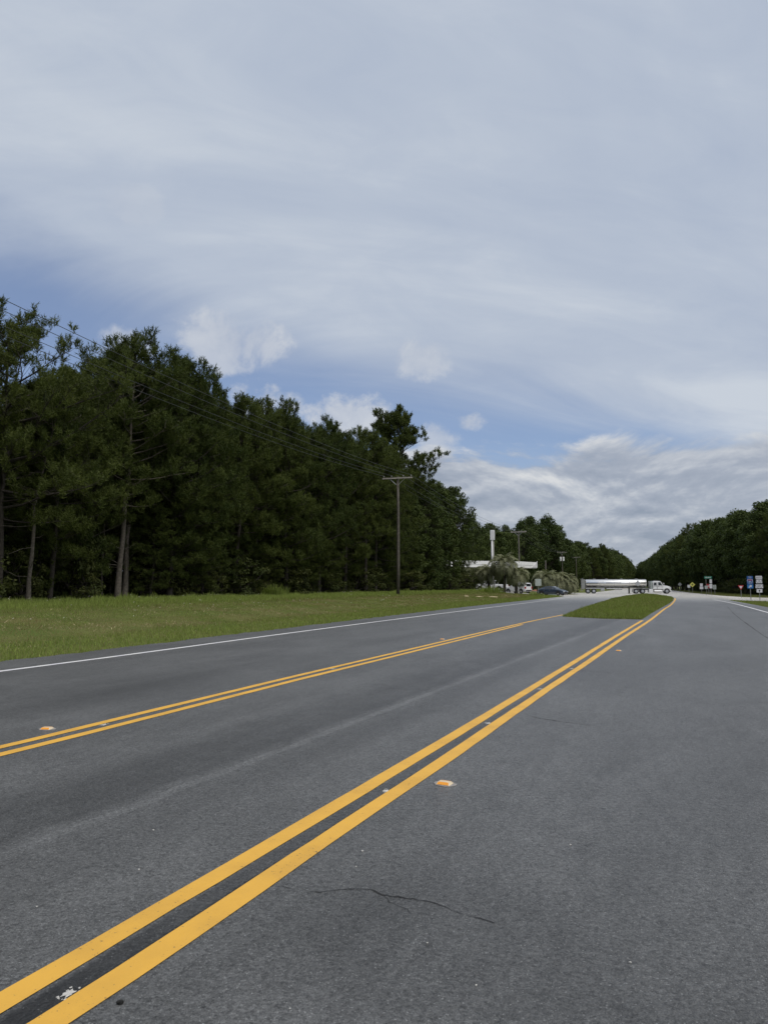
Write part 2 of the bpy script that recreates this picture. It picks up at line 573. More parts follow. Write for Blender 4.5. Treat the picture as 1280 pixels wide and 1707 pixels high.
M['pole_wood'] = mat('pole_wood', (0.085, 0.075, 0.064), 0.85, vary=0.3, vscale=6, bump=0.4)
M['arm_wood'] = mat('weathered_wood', (0.34, 0.31, 0.28), 0.85, vary=0.25, vscale=9)
M['porcelain'] = mat('porcelain', (0.30, 0.29, 0.28), 0.3)
M['wire'] = mat('wire', (0.05, 0.055, 0.05), 0.5, metal=0.3)
M['galv'] = mat('galvanised_steel', (0.42, 0.43, 0.44), 0.5, metal=0.6, vary=0.15)
M['post'] = mat('sign_post', (0.20, 0.20, 0.18), 0.6, metal=0.3, vary=0.2)
M['white'] = mat('white_paint', (0.78, 0.79, 0.79), 0.35, vary=0.05, vscale=3)
M['white_sign'] = mat('white_sheeting', (0.62, 0.62, 0.64), 0.45)
M['grey_sign'] = mat('grey_sign_back', (0.26, 0.27, 0.26), 0.5, metal=0.2, vary=0.2)
M['pale_sign'] = mat('faded_sign', (0.36, 0.40, 0.38), 0.5, vary=0.1)
M['black'] = mat('black', (0.012, 0.012, 0.012), 0.5)
M['tyre'] = mat('rubber', (0.018, 0.018, 0.019), 0.75, vary=0.2, vscale=20)
M['rim'] = mat('rim', (0.55, 0.56, 0.57), 0.3, metal=0.85)
M['glass'] = mat('dark_glass', (0.02, 0.025, 0.03), 0.06, spec=0.8)
M['chrome'] = mat('polished_aluminium', (0.86, 0.86, 0.86), 0.36, metal=1.0, vary=0.05, vscale=1.5)
M['alu'] = mat('dull_aluminium', (0.50, 0.50, 0.50), 0.42, metal=0.8, vary=0.15)
M['chassis'] = mat('chassis', (0.04, 0.036, 0.034), 0.7, vary=0.3)
M['navy'] = mat('navy_car_paint', (0.036, 0.052, 0.078), 0.22, spec=0.6)
M['car_white'] = mat('white_car_paint', (0.72, 0.73, 0.74), 0.25, spec=0.5)
M['red'] = mat('red_sheeting', (0.36, 0.035, 0.035), 0.45)
M['tail'] = mat('tail_lamp', (0.30, 0.02, 0.02), 0.25)
M['head'] = mat('head_lamp', (0.62, 0.65, 0.68), 0.12)
M['blue'] = mat('blue_sheeting', (0.018, 0.085, 0.26), 0.4)
M['blue_arrow'] = mat('light_blue_sheeting', (0.03, 0.16, 0.40), 0.4)
M['green'] = mat('green_sheeting', (0.02, 0.17, 0.105), 0.4)
M['yellow_sign'] = mat('yellow_sheeting', (0.60, 0.58, 0.12), 0.45)
M['amber'] = mat('amber_reflector', (0.75, 0.30, 0.02), 0.15, spec=0.6)
M['marker'] = mat('marker_shell', (0.62, 0.52, 0.36), 0.5, vary=0.15, vscale=30)
M['resin'] = mat('bitumen_glue', (0.24, 0.23, 0.22), 0.6, vary=0.3, vscale=40)
M['chip'] = mat('pale_residue', (0.50, 0.49, 0.46), 0.8, vary=0.2, vscale=60, bump=0.6)
M['worn'] = mat('worn_asphalt', (0.17, 0.17, 0.165), 0.85, vary=0.4, vscale=4.0)
M['concrete'] = mat('concrete', (0.30, 0.295, 0.27), 0.85, vary=0.2, vscale=2.0, bump=0.3)
M['sand'] = mat('sand', (0.42, 0.34, 0.21), 0.95, vary=0.3, vscale=5, bump=0.6)
M['straw'] = mat('pine_straw', (0.20, 0.075, 0.035), 0.95, vary=0.4, vscale=3, bump=0.6)
M['bin'] = mat('pale_green_steel', (0.20, 0.27, 0.235), 0.5, vary=0.15)
M['petal'] = mat('white_petal', (0.6, 0.58, 0.5), 0.7)

# ------------------------------------------------------------------ terrain
LE_Y = np.array([-60, 15, 31, 52, 108.0])
LE_X = np.array([-12.8, -12.8, -13.3, -13.8, -13.8])


def smooth01(t):
    t = np.clip(t, 0, 1)
    return t * t * (3 - 2 * t)


def bump_noise(x, y):
    return (np.sin(x * 0.9 + 1.3 * np.sin(y * 0.31)) * np.sin(y * 0.53 + 0.7 * np.sin(x * 0.4)) * 0.5
            + 0.5 * np.sin(x * 2.1 + y * 0.8) * np.sin(y * 1.37 - x * 0.6))


def gz(x, y):
    """height of the land (the pavement is z = 0)"""
    x = np.asarray(x, dtype=float)
    y = np.asarray(y, dtype=float)
    xe = np.interp(y, LE_Y, LE_X)
    d = xe - x
    rise_a = 0.73 * smooth01(d / 13.5) + 0.02 * smooth01(d / 1.5)
    rise_b = 0.62 * smooth01((-18.0 - x) / 11.0)
    k = smooth01((y - 104.0) / 8.0)
    z = rise_a * (1 - k) + rise_b * k
    und = bump_noise(x, y) * 0.045 * smooth01((d - 1.0) / 4.0)
    z = z + und * (1 - k)
    # a soft bank in the verge short of the fuel station
    z = z + 0.10 * np.exp(-((x + 17.5) / 3.0) ** 2 - ((y - 99.0) / 9.0) ** 2)
    far = smooth01((y - 180) / 120)
    z = z * (1 - far)
    return z - 0.03


def build_terrain():
    xs = np.unique(np.concatenate([np.linspace(-3000, -120, 10), np.linspace(-120, -40, 17), np.arange(-40, -12, 0.5),
                                   np.linspace(-12, 8, 6), np.arange(8, 40, 2.0), np.linspace(40, 200, 9), np.linspace(200, 3000, 8)]))
    ys = np.unique(np.concatenate([np.linspace(-1500, -60, 7), np.linspace(-60, 0, 13), np.arange(0, 180, 1.0), np.linspace(180, 700, 27), np.linspace(700, 4000, 8)]))
    X, Y = np.meshgrid(xs, ys)
    Z = gz(X, Y)
    V = np.stack([X.ravel(), Y.ravel(), Z.ravel()], 1)
    nx, ny = len(xs), len(ys)
    i = (np.arange(ny - 1)[:, None] * nx + np.arange(nx - 1)[None]).ravel()
    T = np.concatenate([np.stack([i, i + 1, i + nx + 1], 1), np.stack([i, i + nx + 1, i + nx], 1)])
    o = tri_object('ground', V, T, M['ground'], smooth=True)
    tag(o, 'grassy ground rising gently from the road to the forest', kind='structure')


build_terrain()


def poly_sheet(name, pts, z, material, label=None):
    bm = bmesh.new()
    vs = [bm.verts.new((p[0], p[1], z)) for p in pts]
    f = bm.faces.new(vs)
    bmesh.ops.recalc_face_normals(bm, faces=[f])
    if f.normal.z < 0:
        f.normal_flip()
    bmesh.ops.triangulate(bm, faces=[f])
    me = bpy.data.meshes.new(name)
    bm.to_mesh(me)
    bm.free()
    me.materials.append(material)
    o = link(name, me)
    tag(o, label, kind='structure')
    return o


rng0 = random.Random(4)


def ragged(pts, step=0.5, amp=0.06):
    out = []
    for (a, b) in zip(pts[:-1], pts[1:]):
        n = max(1, int(math.dist(a, b) / step))
        for k in range(n):
            t = k / n
            out.append((a[0] + (b[0] - a[0]) * t + rng0.uniform(-amp, amp), a[1] + (b[1] - a[1]) * t))
    out.append(pts[-1])
    return out


LEFT_EDGE = ragged([(-12.8, -40), (-12.8, 15), (-13.3, 31), (-13.8, 52), (-13.8, 106)], 0.45, 0.13)
PAVED = LEFT_EDGE + [(-14.3, 108.6), (-15.6, 110.6), (-18, 112.0), (-18, 122), (-16.2, 125.5), (-15.2, 129.5), (-15, 137),
                     (-18, 141), (-18, 157), (-15.6, 160), (-15.6, 175), (-17, 260), (-26, 400), (-47, 600), (-70, 760), (-58, 764), (-26, 605),
                     (-5, 400), (1.4, 253), (4.5, 170), (7.45, 122), (9.5, 107), (12, 103), (20, 96.5), (36, 86), (70, 62),
                     (70, 40), (30, 60.5), (16, 71), (9.4, 79.2), (7.2, 83.2), (6.3, 85.0), (6.05, 84.6), (6.3, 76), (6.4, 70), (6.7, 59), (6.9, 46), (7.0, -40)]
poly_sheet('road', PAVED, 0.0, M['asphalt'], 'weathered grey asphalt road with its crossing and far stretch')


def draped(name, x0, x1, yfun0, yfun1, lift, material, label):
    xs = np.arange(x0, x1 + 0.01, 1.0)
    V, T = [], []
    ny = 12
    for x in xs:
        for j in range(ny):
            y = yfun0(x) + (yfun1(x) - yfun0(x)) * j / (ny - 1)
            V.append((x, y, float(gz(x, y)) + 0.03 + lift))
    for i in range(len(xs) - 1):
        for j in range(ny - 1):
            a = i * ny + j
            T += [(a, a + ny, a + ny + 1), (a, a + ny + 1, a + 1)]
    o = tri_object(name, V, T, material, smooth=True)
    tag(o, label, kind='structure')


draped('side_road', -90, -18, lambda x: 112.0 - (x + 18) * 0.04, lambda x: 122.0 - (x + 18) * 0.5, 0.02, M['concrete'],
       'pale side road and forecourt leading to the fuel station')
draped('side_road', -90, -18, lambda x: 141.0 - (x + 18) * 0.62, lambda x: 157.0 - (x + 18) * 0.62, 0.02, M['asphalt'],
       'side road the tanker is turning out of')


# ------------------------------------------------------------------ median island
def offset_inside(poly, p):
    x, y = p
    ins = False
    dmin = 1e9
    n = len(poly)
    for i in range(n):
        (x1, y1), (x2, y2) = poly[i], poly[(i + 1) % n]
        if (y1 > y) != (y2 > y) and x < (x2 - x1) * (y - y1) / (y2 - y1) + x1:
            ins = not ins
        L2 = (x2 - x1) ** 2 + (y2 - y1) ** 2
        t = max(0, min(1, ((x - x1) * (x2 - x1) + (y - y1) * (y2 - y1)) / L2))
        dmin = min(dmin, math.hypot(x - x1 - t * (x2 - x1), y - y1 - t * (y2 - y1)))
    return dmin if ins else -dmin


ISLAND = [(-4.95, 37.2), (-4.0, 36.2), (-2.9, 35.5), (-1.15, 35.4), (-0.88, 43.5), (-0.40, 56), (0.08, 67.5), (0.46, 79.6), (0.62, 93),
          (0.45, 104), (-0.4, 113), (-1.6, 119.5), (-3.2, 122.5), (-4.8, 119.5), (-5.7, 111), (-6.0, 100), (-6.0, 88), (-5.6, 62), (-5.3, 48)]


def island_z(x, y):
    d = offset_inside(ISLAND, (x, y))
    return 0.012 + 0.26 * float(smooth01(d / 2.4)), d


def build_island():
    bm = bmesh.new()
    pts = []
    n = len(ISLAND)
    for i in range(n):
        a, b = ISLAND[i], ISLAND[(i + 1) % n]
        k = max(1, int(math.dist(a, b) / 0.8))
        for j in range(k):
            t = j / k
            pts.append((a[0] + (b[0] - a[0]) * t, a[1] + (b[1] - a[1]) * t))
    rings = []
    c = (-2.6, 78.0)
    fr = [1.0, 0.985, 0.93, 0.85, 0.72, 0.5, 0.25]
    for f in fr:
        ring = []
        for p in pts:
            # shrink mostly across, so that the long mound keeps its length
            x = c[0] + (p[0] - c[0]) * f
            y = c[1] + (p[1] - c[1]) * (0.25 * f + 0.75 * (1 - (1 - f) ** 1.5))
            z = 0.006 if f == 1.0 else island_z(x, y)[0]
            ring.append(bm.verts.new((x, y, z)))
        rings.append(ring)
    for a, b in zip(rings[:-1], rings[1:]):
        for i in range(len(a)):
            j = (i + 1) % len(a)
            bm.faces.new((a[i], a[j], b[j], b[i]))
    bm.faces.new(rings[-1])
    for f in bm.faces:
        f.smooth = True
    bmesh.ops.recalc_face_normals(bm, faces=bm.faces)
    me = bpy.data.meshes.new('median')
    bm.to_mesh(me)
    bm.free()
    me.materials.append(M['ground'])
    tag(link('median', me), 'grass median dividing the two carriageways', kind='structure')


build_island()


# ------------------------------------------------------------------ painted lines
def catmull(pts, step):
    out = []
    P = [pts[0]] + list(pts) + [pts[-1]]
    for i in range(1, len(P) - 2):
        p0, p1, p2, p3 = (Vector((*q, 0)) for q in P[i - 1:i + 3])
        n = max(2, int((p2 - p1).length / step))
        for k in range(n):
            t = k / n
            q = 0.5 * ((2 * p1) + (p2 - p0) * t + (2 * p0 - 5 * p1 + 4 * p2 - p3) * t * t + (3 * p1 - p0 - 3 * p2 + p3) * t ** 3)
            out.append((q.x, q.y))
    out.append(tuple(pts[-1]))
    return out


def ribbon(name, pts, width, z, material, label, amp=0.004, seed=1, step=0.35, smoothpath=True, kind='structure'):
    rg = random.Random(seed)
    if smoothpath:
        pts = catmull(pts, step)
    V, T = [], []
    wl = wr = 0.0
    for i, p in enumerate(pts):
        a, b = pts[max(i - 1, 0)], pts[min(i + 1, len(pts) - 1)]
        t = Vector((b[0] - a[0], b[1] - a[1])).normalized()
        n = Vector((-t.y, t.x))
        wl = wl * 0.6 + rg.uniform(-amp, amp)
        wr = wr * 0.6 + rg.uniform(-amp, amp)
        w = width(i / (len(pts) - 1)) if callable(width) else width
        V.append((p[0] + n.x * (w / 2 + wl), p[1] + n.y * (w / 2 + wl), z))
        V.append((p[0] - n.x * (w / 2 + wr), p[1] - n.y * (w / 2 + wr), z))
    for i in range(len(pts) - 1):
        T += [(2 * i, 2 * i + 1, 2 * i + 3), (2 * i, 2 * i + 3, 2 * i + 2)]
    o = tri_object(name, V, T, material)
    tag(o, label, kind=kind)
    return o


RS = [(-2.72, -3), (-2.50, 0.8), (-2.375, 2.1), (-2.325, 3.05), (-2.26, 4.3), (-2.12, 7.5), (-1.98, 11.0), (-1.75, 17.3), (-1.50, 24.2)]
RN = [(-2.44, -3), (-2.22, 0.8), (-2.10, 2.1), (-2.06, 2.8), (-2.02, 3.85), (-1.895, 6.7), (-1.76, 10.5), (-1.54, 16.0), (-1.28, 23.0),
      (-0.78, 34.9), (-0.28, 50.5), (0.12, 60.5), (0.48, 73.8), (0.70, 84.6), (0.78, 95)]
ribbon('yellow_line', RS + [(-1.10, 34.3)], 0.128, 0.004, M['yellow'], 'left stripe of the double yellow line nearest the camera', 0.004, 2)
ribbon('yellow_line', RN, 0.132, 0.004, M['yellow'], 'right stripe of the near double yellow line, running on along the median', 0.004, 3)
DL = [(-6.1, -3), (-6.02, 2), (-5.90, 5.2), (-5.885, 7.0), (-5.87, 11.0), (-5.80, 14.5), (-5.66, 23.0), (-5.50, 30.0)]
ribbon('yellow_line', [(x - 0.135, y) for x, y in DL] + [(-5.48, 34.0), (-5.2, 39.5)], 0.128, 0.004, M['yellow'], 'left stripe of the double yellow line across the gore lane', 0.004, 5)
ribbon('yellow_line', [(x + 0.135, y) for x, y in DL[:-1]] + [(-5.44, 29.0)], 0.128, 0.004, M['yellow'], 'right stripe of the double yellow line across the gore lane', 0.004, 6)
ribbon('white_line', [(-11.3, -5), (-11.32, 10), (-11.36, 14), (-11.58, 22), (-11.72, 35), (-11.75, 52), (-11.8, 75), (-11.9, 97)], 0.15, 0.004, M['white_line'], 'white edge line beside the left shoulder', 0.003, 8)
ribbon('white_line', [(5.5, -5), (5.35, 25), (5.32, 47), (5.33, 56), (5.28, 68), (5.0, 78), (4.6, 87)], 0.14, 0.004, M['white_line'], 'white edge line on the right side of the road', 0.003, 9)


def crack(pts, w, seed, label):
    rg = random.Random(seed)
    P = []
    for a, b in zip(pts[:-1], pts[1:]):
        n = max(2, int(math.dist(a, b) / 0.025))
        for k in range(n):
            t = k / n
            P.append((a[0] + (b[0] - a[0]) * t, a[1] + (b[1] - a[1]) * t))
    P.append(pts[-1])
    w1 = 0.0
    Q = []
    for p in P:
        w1 = w1 * 0.80 + rg.uniform(-1, 1) * 0.012
        Q.append((p[0], p[1] + w1))
    ribbon('road_crack', Q, lambda t: w * (0.30 + 0.75 * math.sin(math.pi * t)), 0.003, M['crack'], label, w * 0.38, seed, smoothpath=False)


crack([(-1.97, 3.435), (-1.86, 3.44), (-1.74, 3.43), (-1.66, 3.49), (-1.56, 3.57), (-1.47, 3.56), (-1.39, 3.54), (-1.23, 3.55), (-1.14, 3.545), (-1.04, 3.52), (-0.9, 3.46), (-0.8, 3.42)], 0.006, 21, 'jagged crack running right from the near yellow line')
crack([(-1.39, 3.54), (-1.33, 3.47), (-1.24, 3.44), (-1.18, 3.38)], 0.004, 29, 'hairline branch below the jagged crack')
crack([(-1.62, 8.86), (-1.45, 8.70), (-1.3, 8.62), (-1.01, 8.51), (-0.75, 8.43)], 0.008, 22, 'thin crack in the right lane beyond the first road stud')
crack([(-1.0, 11.9), (-0.5, 11.75), (-0.1, 11.7)], 0.007, 23, 'faint short crack in the middle of the right lane')
crack([(-1.9, 14.1), (-1.2, 13.6), (-0.6, 13.45)], 0.008, 24, 'faint crack starting at the near yellow line')
ribbon('road_crack', [(4.0, 58), (3.3, 43), (2.95, 33), (2.7, 24), (2.62, 19)], 0.035, 0.003, M['old_seam'], 'long dark seam curving along the right lane', 0.018, 25, 0.3)
crack([(-4.25, 10.4), (-3.7, 10.35), (-3.4, 10.5)], 0.008, 26, 'short crack in the gore lane')
ribbon('kerb_joint', [(-4.95, 36.6), (-3.9, 35.5), (-2.8, 34.95), (-1.2, 34.9)], 0.22, 0.003, M['worn'], 'pale worn strip across the blunt end of the median', 0.03, 28, 0.3)


# ------------------------------------------------------------------ road studs and residue
def make_stud():
    root = empty('road_stud')
    gl = MB()
    gl.prism([(0.092 * math.cos(a) * (1 + 0.08 * math.sin(3 * a)), 0.07 * math.sin(a)) for a in np.linspace(0, 2 * math.pi, 22, endpoint=False)], 'z', 0.0, 0.005)
    gl.build('adhesive_pad', M['resin'], root)
    sh = MB()
    b = [(-0.058, -0.05), (0.058, -0.05), (0.058, 0.05), (-0.058, 0.05)]
    t = [(-0.047, -0.022), (0.047, -0.022), (0.047, 0.022), (-0.047, 0.022)]
    sh.add([(*p, 0.004) for p in b] + [(*p, 0.024) for p in t], [(3, 2, 1, 0), (4, 5, 6, 7)] + [(i, (i + 1) % 4, 4 + (i + 1) % 4, 4 + i) for i in range(4)])
    sh.build('shell', M['marker'], root, bevel=0.002)
    for s in (-1, 1):
        mb = MB()
        q = [(-0.048 * -s, s * 0.0476, 0.0075), (0.048 * -s, s * 0.0476, 0.0075), (0.042 * -s, s * 0.0255, 0.0228), (-0.042 * -s, s * 0.0255, 0.0228)]
        mb.slab(q[::-1] if False else q, 0.0015)
        mb.build('reflector', M['amber'], root)
    return root


stud0 = make_stud()
register(stud0)
STUDS = [(-1.68, 5.60, -6, 'amber reflector road stud just right of the near double yellow line'),
         (-6.31, 6.12, 14, 'amber reflector road stud at the left edge of the picture by the far double line'),
         (-1.14, 18.2, -4, 'amber reflector road stud further up the right lane beside the yellow line'),
         (-6.10, 20.2, 6, 'amber reflector road stud beyond the far double line near the grass verge side')]
for i, (x, y, a, lb) in enumerate(STUDS):
    o = stud0 if i == 0 else copy_tree(stud0)
    o.location = (x, y, 0.0)
    o.rotation_euler = (0, 0, R(a))
    tag(o, lb, 'road stud', 'amber studs along the yellow lines')

rg = random.Random(31)
for (x, y, s, lb) in ((-2.185, 2.285, 0.036, 'white crumbled patch between the near stripes at the bottom left corner'),
                      (-2.045, 5.27, 0.040, 'white crumb of an old stud in the joint beside the nearest amber stud'),
                      (-1.945, 8.2, 0.045, 'pale crumb between the near stripes left of the thin crack'),
                      (-1.84, 11.15, 0.045, 'pale crumb between the near stripes, third up the line'),
                      (-1.725, 14.05, 0.05, 'pale crumb between the near stripes, farthest up the line'),
                      (-5.93, 6.55, 0.05, 'pale crumb between the far stripes beside the left amber stud'),
                      (-5.88, 12.4, 0.05, 'pale crumb between the far stripes short of the gore lane end')):
    mb = MB()
    def blot(cx, cy, w, n, h):
        P_ = []
        for q in np.linspace(0, 2 * math.pi, n, endpoint=False):
            k = w * rg.uniform(0.45, 1.0)
            P_.append((cx + k * math.cos(q), cy + 1.25 * k * math.sin(q)))
        mb.add([(cx, cy, h)] + [(p[0], p[1], 0.0006) for p in P_], [(0, 1 + q, 1 + (q + 1) % n) for q in range(n)])
    blot(x, y, s * 0.85, 22, 0.0045)
    for k in range(9):
        a = rg.uniform(0, 6.28)
        blot(x + s * 0.95 * math.cos(a), y + 1.3 * s * 0.95 * math.sin(a), s * rg.uniform(0.08, 0.2), 7, 0.003)
    tag(mb.build('paint_residue', M['chip']), lb, 'residue', 'crumbs of old studs in the yellow line joints')

clod = MB()
clod.prism([(-1.955 + 0.013 * math.cos(a) * (1 + 0.3 * math.sin(2 * a)), 2.30 + 0.011 * math.sin(a)) for a in np.linspace(0, 6.28, 10)[:-1]], 'z', 0.001, 0.010)
tag(clod.build('dirt_clod', M['tar'], bevel=0.002), 'small black lump just right of the near yellow stripe at the bottom', 'dirt')
pb = MB()
for (x, y, s) in ((-0.42, 2.62, 0.012), (-1.72, 4.05, 0.010), (-1.66, 3.82, 0.008), (-1.03, 3.15, 0.007), (-0.75, 2.9, 0.008), (-0.2, 3.3, 0.007), (-0.95, 2.35, 0.007), (-1.35, 2.5, 0.006), (-0.6, 4.6, 0.009), (-2.75, 3.35, 0.009), (-3.1, 3.9, 0.01), (-2.9, 2.8, 0.007)):
    s *= 0.7
    pb.prism([(x + s * math.cos(a) * rg.uniform(0.6, 1.1), y + s * math.sin(a) * rg.uniform(0.6, 1.1)) for a in np.linspace(0, 6.28, 7)[:-1]], 'z', 0.0008, s * 0.8)
tag(pb.build('gravel', M['chip']), 'loose pale grit scattered on the near asphalt', kind='stuff')

# ------------------------------------------------------------------ grass
def build_grass():
    rs = np.random.RandomState(5)
    def blades(x, y, z, hgt, wid, tint, lean=0.45):
        n = len(x)
        a = rs.uniform(0, 2 * np.pi, n)
        b = rs.uniform(0, 2 * np.pi, n)
        base = np.stack([x, y, z - 0.01], 1)
        side = np.stack([np.cos(a), np.sin(a), np.zeros(n)], 1) * (wid / 2)[:, None]
        tip = base + np.stack([np.cos(b) * hgt * lean * rs.uniform(0.2, 1.3, n), np.sin(b) * hgt * lean * rs.uniform(0.2, 1.3, n), hgt], 1)
        V = np.stack([base - side, base + side, tip], 1).reshape(-1, 3)
        T = np.arange(3 * n).reshape(-1, 3)
        return V, T, tint
    def patch(x, y):
        return 0.5 + 0.25 * np.sin(x * 0.55 + 2 * np.sin(y * 0.13)) * np.sin(y * 0.23 + np.sin(x * 0.7)) + 0.25 * np.sin(x * 1.9 + y * 0.61) * np.sin(y * 1.1 - x * 0.5)
    parts = []
    # left verge, thinning with distance from the camera
    n = 330000
    u = rs.uniform(0, 1, n)
    y = 7.0 + 106.0 * u ** 1.55
    xe = np.interp(y, LE_Y, LE_X)
    d = rs.uniform(0, 1, n) ** 0.9 * 17.0
    x = xe - d + 0.12
    keep = (y > 9) & (x > -31) & (x > -0.98 * (y + 26)) & ~((y > 104) & (d < (y - 104) * 0.35)) & (y < 112.0 - 0.0 * x)
    x, y, d = x[keep], y[keep], d[keep]
    dist = np.hypot(x, y)
    pt = patch(x, y)
    # mown strip by the kerb, tired middle, fresh taller band before the trees
    fresh = smooth01((d - 8.5 + 2.0 * (pt - 0.5)) / 3.0)
    mown = 1 - smooth01((d - 2.2) / 1.8)
    tired = (1 - fresh) * (1 - mown)
    hgt = (0.055 + 0.05 * mown + 0.13 * fresh) * rs.uniform(0.5, 1.35, len(x)) * (0.9 + dist * 0.004)
    tuft = smooth01((patch(x * 1.7 + 9, y * 1.6) - 0.72) / 0.15)
    hgt *= (1 + 0.9 * tuft * fresh) * (0.65 + 0.8 * patch(x * 2.3 + 3, y * 2.0))
    thin = rs.uniform(0, 1, len(x)) > 0.45 * tired * smooth01((pt - 0.45) / 0.3)
    wid = 0.007 + dist * 0.00055
    tint = np.clip(0.46 + 0.34 * fresh + 0.12 * mown - 0.55 * tired * smooth01((pt - 0.32) / 0.4) + rs.normal(0, 0.27, len(x)), 0, 1)
    parts.append(blades(x[thin], y[thin], gz(x, y)[thin], hgt[thin], wid[thin], tint[thin]))
    def finish(name, plist, label):
        V = np.concatenate([p[0] for p in plist])
        c = np.cumsum([0] + [len(p[0]) for p in plist[:-1]])
        T = np.concatenate([p[1] + k for p, k in zip(plist, c)])
        t = np.concatenate([p[2] for p in plist])
        tag(tri_object(name, V, T, M['grass'], tint=t), label, kind='stuff')
    finish('grass', parts, 'rough green and straw-coloured grass of the roadside verge')
    # dry straw among it
    n = 9000
    y = 9 + 85 * rs.uniform(0, 1, n) ** 1.5
    d = rs.uniform(1.5, 10, n)
    x = np.interp(y, LE_Y, LE_X) - d
    k = (patch(x * 0.8, y * 0.9 + 4) > 0.52) & (x > -0.98 * (y + 26))
    x, y = x[k], y[k]
    dist = np.hypot(x, y)
    V, T, t = blades(x, y, gz(x, y), rs.uniform(0.03, 0.09, len(x)), 0.006 + dist * 0.0006, np.zeros(len(x)), 1.4)
    tag(tri_object('dry_grass', V, T, M['sand']), 'dry straw lying in the verge grass', kind='stuff')
    # small white wild flowers by the trees
    n = 200
    y = 12 + 50 * rs.uniform(0, 1, n) ** 1.3
    x = np.interp(y, LE_Y, LE_X) - np.where(rs.uniform(0, 1, n) < 0.6, rs.uniform(12.8, 14.6, n), rs.uniform(4, 13, n))
    z = gz(x, y) + rs.uniform(0.06, 0.28, n)
    s = 0.018 + 0.0004 * np.hypot(x, y)
    V = np.stack([np.stack([x - s, y, z], 1), np.stack([x + s, y - s, z + 0.01], 1), np.stack([x, y + s, z + 0.02], 1), np.stack([x, y, z + s], 1)], 1).reshape(-1, 3)
    b = np.arange(n)[:, None] * 4
    T = np.concatenate([b + [0, 1, 2], b + [0, 1, 3], b + [1, 2, 3]])
    tag(tri_object('wild_flowers', V, T, M['petal']), 'tiny white wild flowers in the verge', kind='stuff')
    # median
    n = 70000
    y = 35.3 + 88 * rs.uniform(0, 1, n) ** 1.6
    x = rs.uniform(-6.2, 0.9, n)
    zz = np.empty(n)
    ok = np.zeros(n, bool)
    P = np.array(ISLAND)
    Q = np.roll(P, -1, 0)
    inside = np.zeros(n, bool)
    dm = np.full(n, 1e9)
    for (x1, y1), (x2, y2) in zip(P, Q):
        if y1 != y2:
            cr = ((y1 > y) != (y2 > y)) & (x < (x2 - x1) * (y - y1) / (y2 - y1) + x1)
            inside ^= cr
        t = np.clip(((x - x1) * (x2 - x1) + (y - y1) * (y2 - y1)) / ((x2 - x1) ** 2 + (y2 - y1) ** 2), 0, 1)
        dm = np.minimum(dm, np.hypot(x - x1 - t * (x2 - x1), y - y1 - t * (y2 - y1)))
    z = 0.012 + 0.26 * smooth01(dm / 2.4)
    x, y, z, dm = x[inside], y[inside], z[inside], dm[inside]
    pt = patch(x * 1.3, y * 0.6)
    dist = np.hypot(x, y)
    hgt = (0.09 + 0.05 * pt) * rs.uniform(0.5, 1.5, len(x)) * (1 + 0.5 * (rs.uniform(0, 1, len(x)) > 0.96))
    tint = np.clip(0.45 + 0.3 * (pt - 0.5) + rs.normal(0, 0.18, len(x)), 0, 1)
    finish('grass', [blades(x, y, z, hgt, 0.007 + dist * 0.0006, tint)], 'even green grass growing on the median')
    # right-hand island and far verge
    n = 45000
    x = 5.9 + 20 * rs.uniform(0, 1, n) ** 1.2
    y = 30 + 58 * rs.uniform(0, 1, n)
    lo = np.interp(x, [5.9, 6.05, 6.4, 7.0], [86, 82, 68, 30])
    hi = np.interp(x, [6.0, 6.3, 7.2, 9.4, 16, 30], [84.4, 84.8, 83, 79, 70.8, 60.3])
    k = (y > lo) & (y < hi)
    x, y = x[k], y[k]
    tint = np.clip(0.4 + rs.normal(0, 0.2, len(x)), 0, 1)
    a = blades(x, y, np.full(len(x), -0.02), rs.uniform(0.05, 0.14, len(x)), 0.007 + np.hypot(x, y) * 0.0006, tint)
    n = 16000
    y = 100 + 150 * rs.uniform(0, 1, n)
    xr = np.interp(y, [96, 103, 107, 122, 170, 253], [21, 12, 9.5, 7.45, 4.5, 1.4])
    x = xr + rs.uniform(0.1, 6, n)
    b = blades(x, y, np.full(n, -0.02), rs.uniform(0.08, 0.25, n), 0.05 + 0.0 * x, np.clip(0.25 + rs.normal(0, 0.15, n), 0, 1))
    finish('grass', [a, b], 'grass of the right-hand verge around the road signs')


build_grass()

# tall grass clump before the trees
def grass_clump(loc, n, rad, hgt, seed, label, cat='grass clump'):
    rs = np.random.RandomState(seed)
    V, T, t = [], [], []
    for i in range(n):
        r = rad * math.sqrt(rs.uniform())
        a = rs.uniform(0, 6.28)
        b = np.array([r * math.cos(a) * 1.3, r * math.sin(a), -0.05])
        h = hgt * rs.uniform(0.5, 1.1) * (1 - 0.35 * (r / rad))
        ln = np.array([math.cos(a), math.sin(a), 0]) * h * rs.uniform(0.1, 0.55)
        w = np.array([-math.sin(a), math.cos(a), 0]) * 0.022
        m = b + np.array([0, 0, h * 0.6]) + ln * 0.35
        e = b + np.array([0, 0, h]) + ln
        k = len(V)
        V += [b - w, b + w, m - w * 0.8, m + w * 0.8, e]
        T += [(k, k + 1, k + 3), (k, k + 3, k + 2), (k + 2, k + 3, k + 4)]
        t += [rs.uniform(0.3, 1.0)] * 3
    o = tri_object('grass_clump', V, T, M['grass'], tint=t)
    o.location = loc
    tag(o, label, cat)
    return o


